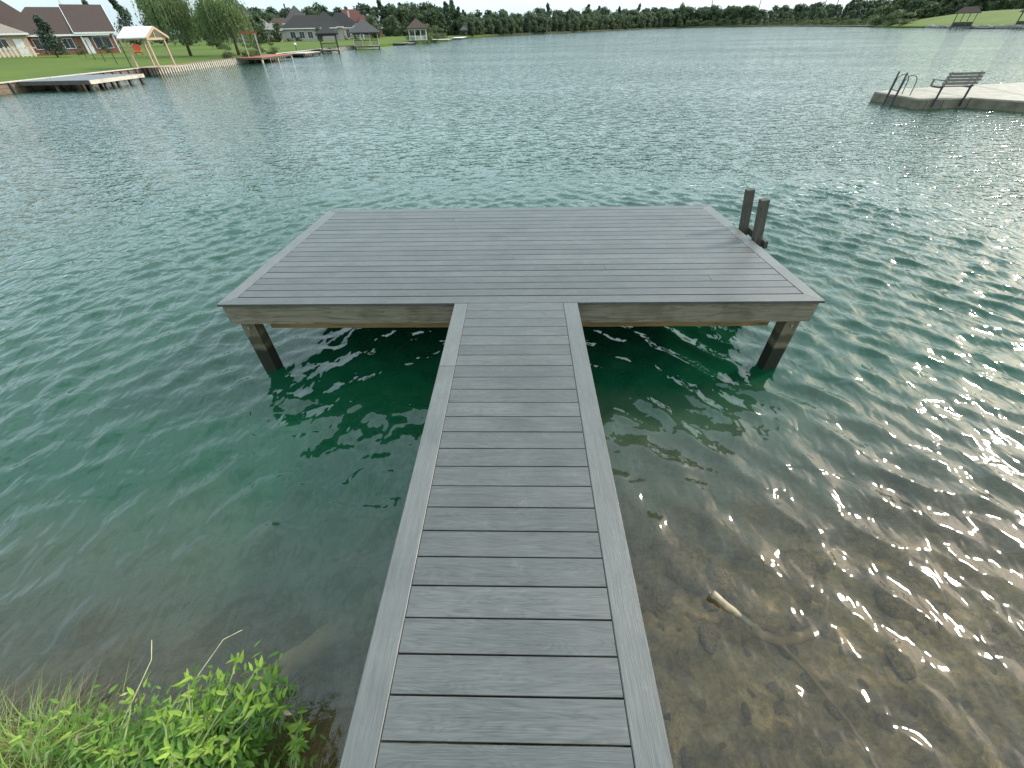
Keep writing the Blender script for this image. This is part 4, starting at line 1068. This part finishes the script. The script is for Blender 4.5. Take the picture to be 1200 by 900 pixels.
pg = empty('pergola', (-35.2, 65.2, 0), R(28), 'small pergola with a red cedar top on slim posts beside the willow', 'pergola')
for x in (-.75, .75):
    for y in (-.7, .7): MB().box(x - .05, x + .05, y - .05, y + .05, .62, 2.95).build('post', M['seawall_pale'], pg)
for y in (-.75, .75): MB().box(-1.1, 1.1, y - .05, y + .05, 2.952, 3.12).build('beam', M['cedar'], pg)
for x in np.arange(-1.0, 1.01, .25): MB().box(x - .03, x + .03, -1.0, 1.0, 3.122, 3.24).build('slat', M['cedar'], pg)
def jetty(name, label, x0, x1, y0, y1, zt, mat, pile='dark_wood', n=8):
    j = empty(name, ((x0 + x1) / 2, (y0 + y1) / 2, 0), 0, label, 'jetty'); w, d = (x1 - x0) / 2, (y1 - y0) / 2
    for k in range(n): MB().box(-w, w, -d + 2 * d * k / n, -d + 2 * d * (k + 1) / n - .015, zt - .05, zt).build('plank', M[mat], j)
    MB().box(-w + .03, w - .03, -d + .03, d - .03, zt - .22, zt - .055).build('frame', M['dark_wood'], j)
    for x in (-w + .15, w - .15):
        for y in np.linspace(-d + .2, d - .2, 3): MB().box(x - .09, x + .09, y - .09, y + .09, -1, zt - .225).build('pile', M[pile], j)
    return j
jetty('jetty', 'reddish brown jetty in front of the small red pergola', -37, -33.4, 63.2, 72.5, .62, 'cedar', 'seawall_pale')
jetty('jetty', 'low white-edged jetty between the red pergola and the dark gazebo', -37, -33.8, 78, 84.5, .5, 'seawall_pale')
gazebo('gazebo', 'small dark boathouse gazebo with a peaked roof over the water', (-34.6, 91.6, 0), R(22), 3.0, 3.2, .55, 2.75, 3.75, 'roof_black', 'dark_wood', 'seawall_pale', True, None, True, .4, 'dark_wood')
gazebo('gazebo', 'wide grey hip-roofed boathouse with pale posts over the water', (-33.0, 109.5, 0), R(16), 5.2, 5.0, .6, 2.75, 4.7, 'roof_slate', 'seawall_pale', 'seawall_pale', True, 4, True, .6, 'dark_wood')
gazebo('gazebo', 'white-posted gazebo with a dark hip roof standing past the lawn', (-28.9, 146, 0), R(12), 4.9, 5.0, .75, 3.25, 5.2, 'roof_brown', 'white', 'seawall_pale', True, 4, True, .55, 'white')
gazebo('gazebo', 'tiny distant gazebo at the far end of the left bank', (-23.2, 214, 0), R(8), 2.6, 2.8, .5, 2.5, 3.8, 'roof_slate', 'dark_wood', 'seawall_pale', True, None, False, .4)
jetty('jetty', 'flat dark jetty before the white-posted gazebo', -33.5, -28.6, 131, 139, .42, 'grey_deck')
jetty('jetty', 'small jetty by the bushes past the white-posted gazebo', -28, -22.6, 160, 170, .5, 'seawall_pale')
jetty('jetty', 'long pale jetty leading to the tiny distant gazebo', -25.5, -21.8, 190, 211, .42, 'white')

# ---------------------------------------------------------------- small things on the left bank
for k in range(6):
    t = k / 5; x = -39 + t * -27; y = 47.5 + t * 26
    o = MB().tube([(0, 0, -.2), (0, 0, 1.9)], .045, 8).tube([(0, 0, 1.9), (0, 0, 1.96)], .07, 8).build('fence_post', M['dark_metal'], None, (x, y, .72))
    tag(o, 'thin dark post standing in a row across the lawn', 'post', 'dark posts across the lawn')
fn = empty('picket_fence', (-76.5, 72.5, GZ), R(42), 'pale picket fence in front of the beige house', 'fence')
for k in range(16): MB().box(-4 + k * .5, -3.8 + k * .5, -.03, .03, 0, 1.25).build('picket', M['cream'], fn)
for z in (.3, 1.0): MB().box(-4.1, 4.1, .032, .08, z, z + .09).build('rail', M['cream'], fn)
ch = empty('garden_chair', (-57.5, 74.5, .78), R(30), 'red and orange garden chair on the lawn behind the gazebo', 'chair')
MB().box(-.45, .45, -.4, .4, .4, .5).build('seat', M['orange'], ch); MB().box(-.45, .45, .402, .5, .3, 1.25).build('backrest', M['red'], ch)
for x in (-.4, .4):
    for y in (-.35, .35): MB().box(x - .05, x + .05, y - .05, y + .05, 0, .398).build('leg', M['red'], ch)
lamp = empty('garden_lamp', (-38.6, 86.5, .66), 0, 'white globe garden lamp on a short post on the lawn', 'lamp')
MB().tube([(0, 0, 0), (0, 0, .6)], .05, 8).build('post', M['dark_metal'], lamp)
MB().tube([(0, 0, .6), (0, 0, .66), (0, 0, .78), (0, 0, .9), (0, 0, .96)], [.08, .17, .22, .16, .05], 10).build('globe', M['white'], lamp, smooth=True)

# ---------------------------------------------------------------- right-hand bank
boulders = []
for q in rocks:
    q = q.copy(); q.materials.clear(); q.materials.append(M['boulder']); boulders.append(q)
for (y0, y1) in ((150, 206),):
    for k in range(38):
        y = y0 + k * (y1 - y0) / 38; t = (y - 160) / 43; x = 146.6 + 7 * t
        o = link('boulder', boulders[k % 5], None, (x - .2, y, .25), random.uniform(0, 6)); s = random.uniform(.7, 1.1); o.scale = (s, s, s * 1.6)
        tag(o, 'grey-brown boulder in the bank below the right-hand lawn', 'boulder', 'boulders below the right-hand lawn')
pv = empty('lake_pavilion', (141.0, 173.5, 0), R(-39), 'dark open pavilion with a brown hip roof on the right-hand shore', 'gazebo')
for k in range(6): MB().box(-3.2, 3.2, -1.6 + k * .53, -1.09 + k * .53, .55, .62).build('floor_board', M['dark_wood'], pv)
for x in (-2.4, -.8, .8, 2.4):
    for y in (-1.3, 1.3):
        MB().box(x - .09, x + .09, y - .09, y + .09, .622, 3.9).build('post', M['dark_wood'], pv); MB().box(x - .1, x + .1, y - .1, y + .1, -1, .545).build('pile', M['dark_wood'], pv)
roof_mesh(5.4, 3.2, 3.95, 5.4, 1.6, 1.6, .5).build('roof', M['roof_brown'], pv)
for x in (-1.6, 0, 1.6): MB().box(x - .68, x + .68, 1.20, 1.26, .66, 1.75).build('bench_back', M['dark_wood'], pv); MB().box(x - .68, x + .68, .75, 1.198, .95, 1.05).build('bench_seat', M['dark_wood'], pv)
for y in (-1.45, 1.45): MB().box(-2.6, 2.6, y - .04, y + .04, 1.35, 1.5).build('handrail', M['dark_wood'], pv)
for x in np.arange(-2.5, 2.6, .35): MB().box(x - .03, x + .03, -1.51, -1.495, .63, 1.345).build('baluster', M['dark_wood'], pv)
p2 = copy_tree(pv); p2.location = (150.5, 161.5, 0); p2['label'] = 'second dark pavilion beside the open lake pavilion, behind the boulders'
jetty('jetty', 'long low dark jetty in front of the right-hand boulders', 143, 145.6, 166, 172, .4, 'grey_deck')
for k, (x, y, h) in enumerate([(235, 690, 46), (300, 705, 50), (330, 610, 44), (341, 606, 44)]):
    m = MB()
    m.tube([(0, 0, 0), (0, 0, h)], [.55, .22], 6)
    ms = empty('radio_mast', (x, y, 1), R(20 * k), 'slender grey mast far beyond the trees', 'mast', 'masts beyond the trees')
    m.build('shaft', M['dark_metal'], ms); MB().box(-2.2, 2.2, -.15, .15, h - 3.2, h - 2.9).build('cross_arm', M['dark_metal'], ms)
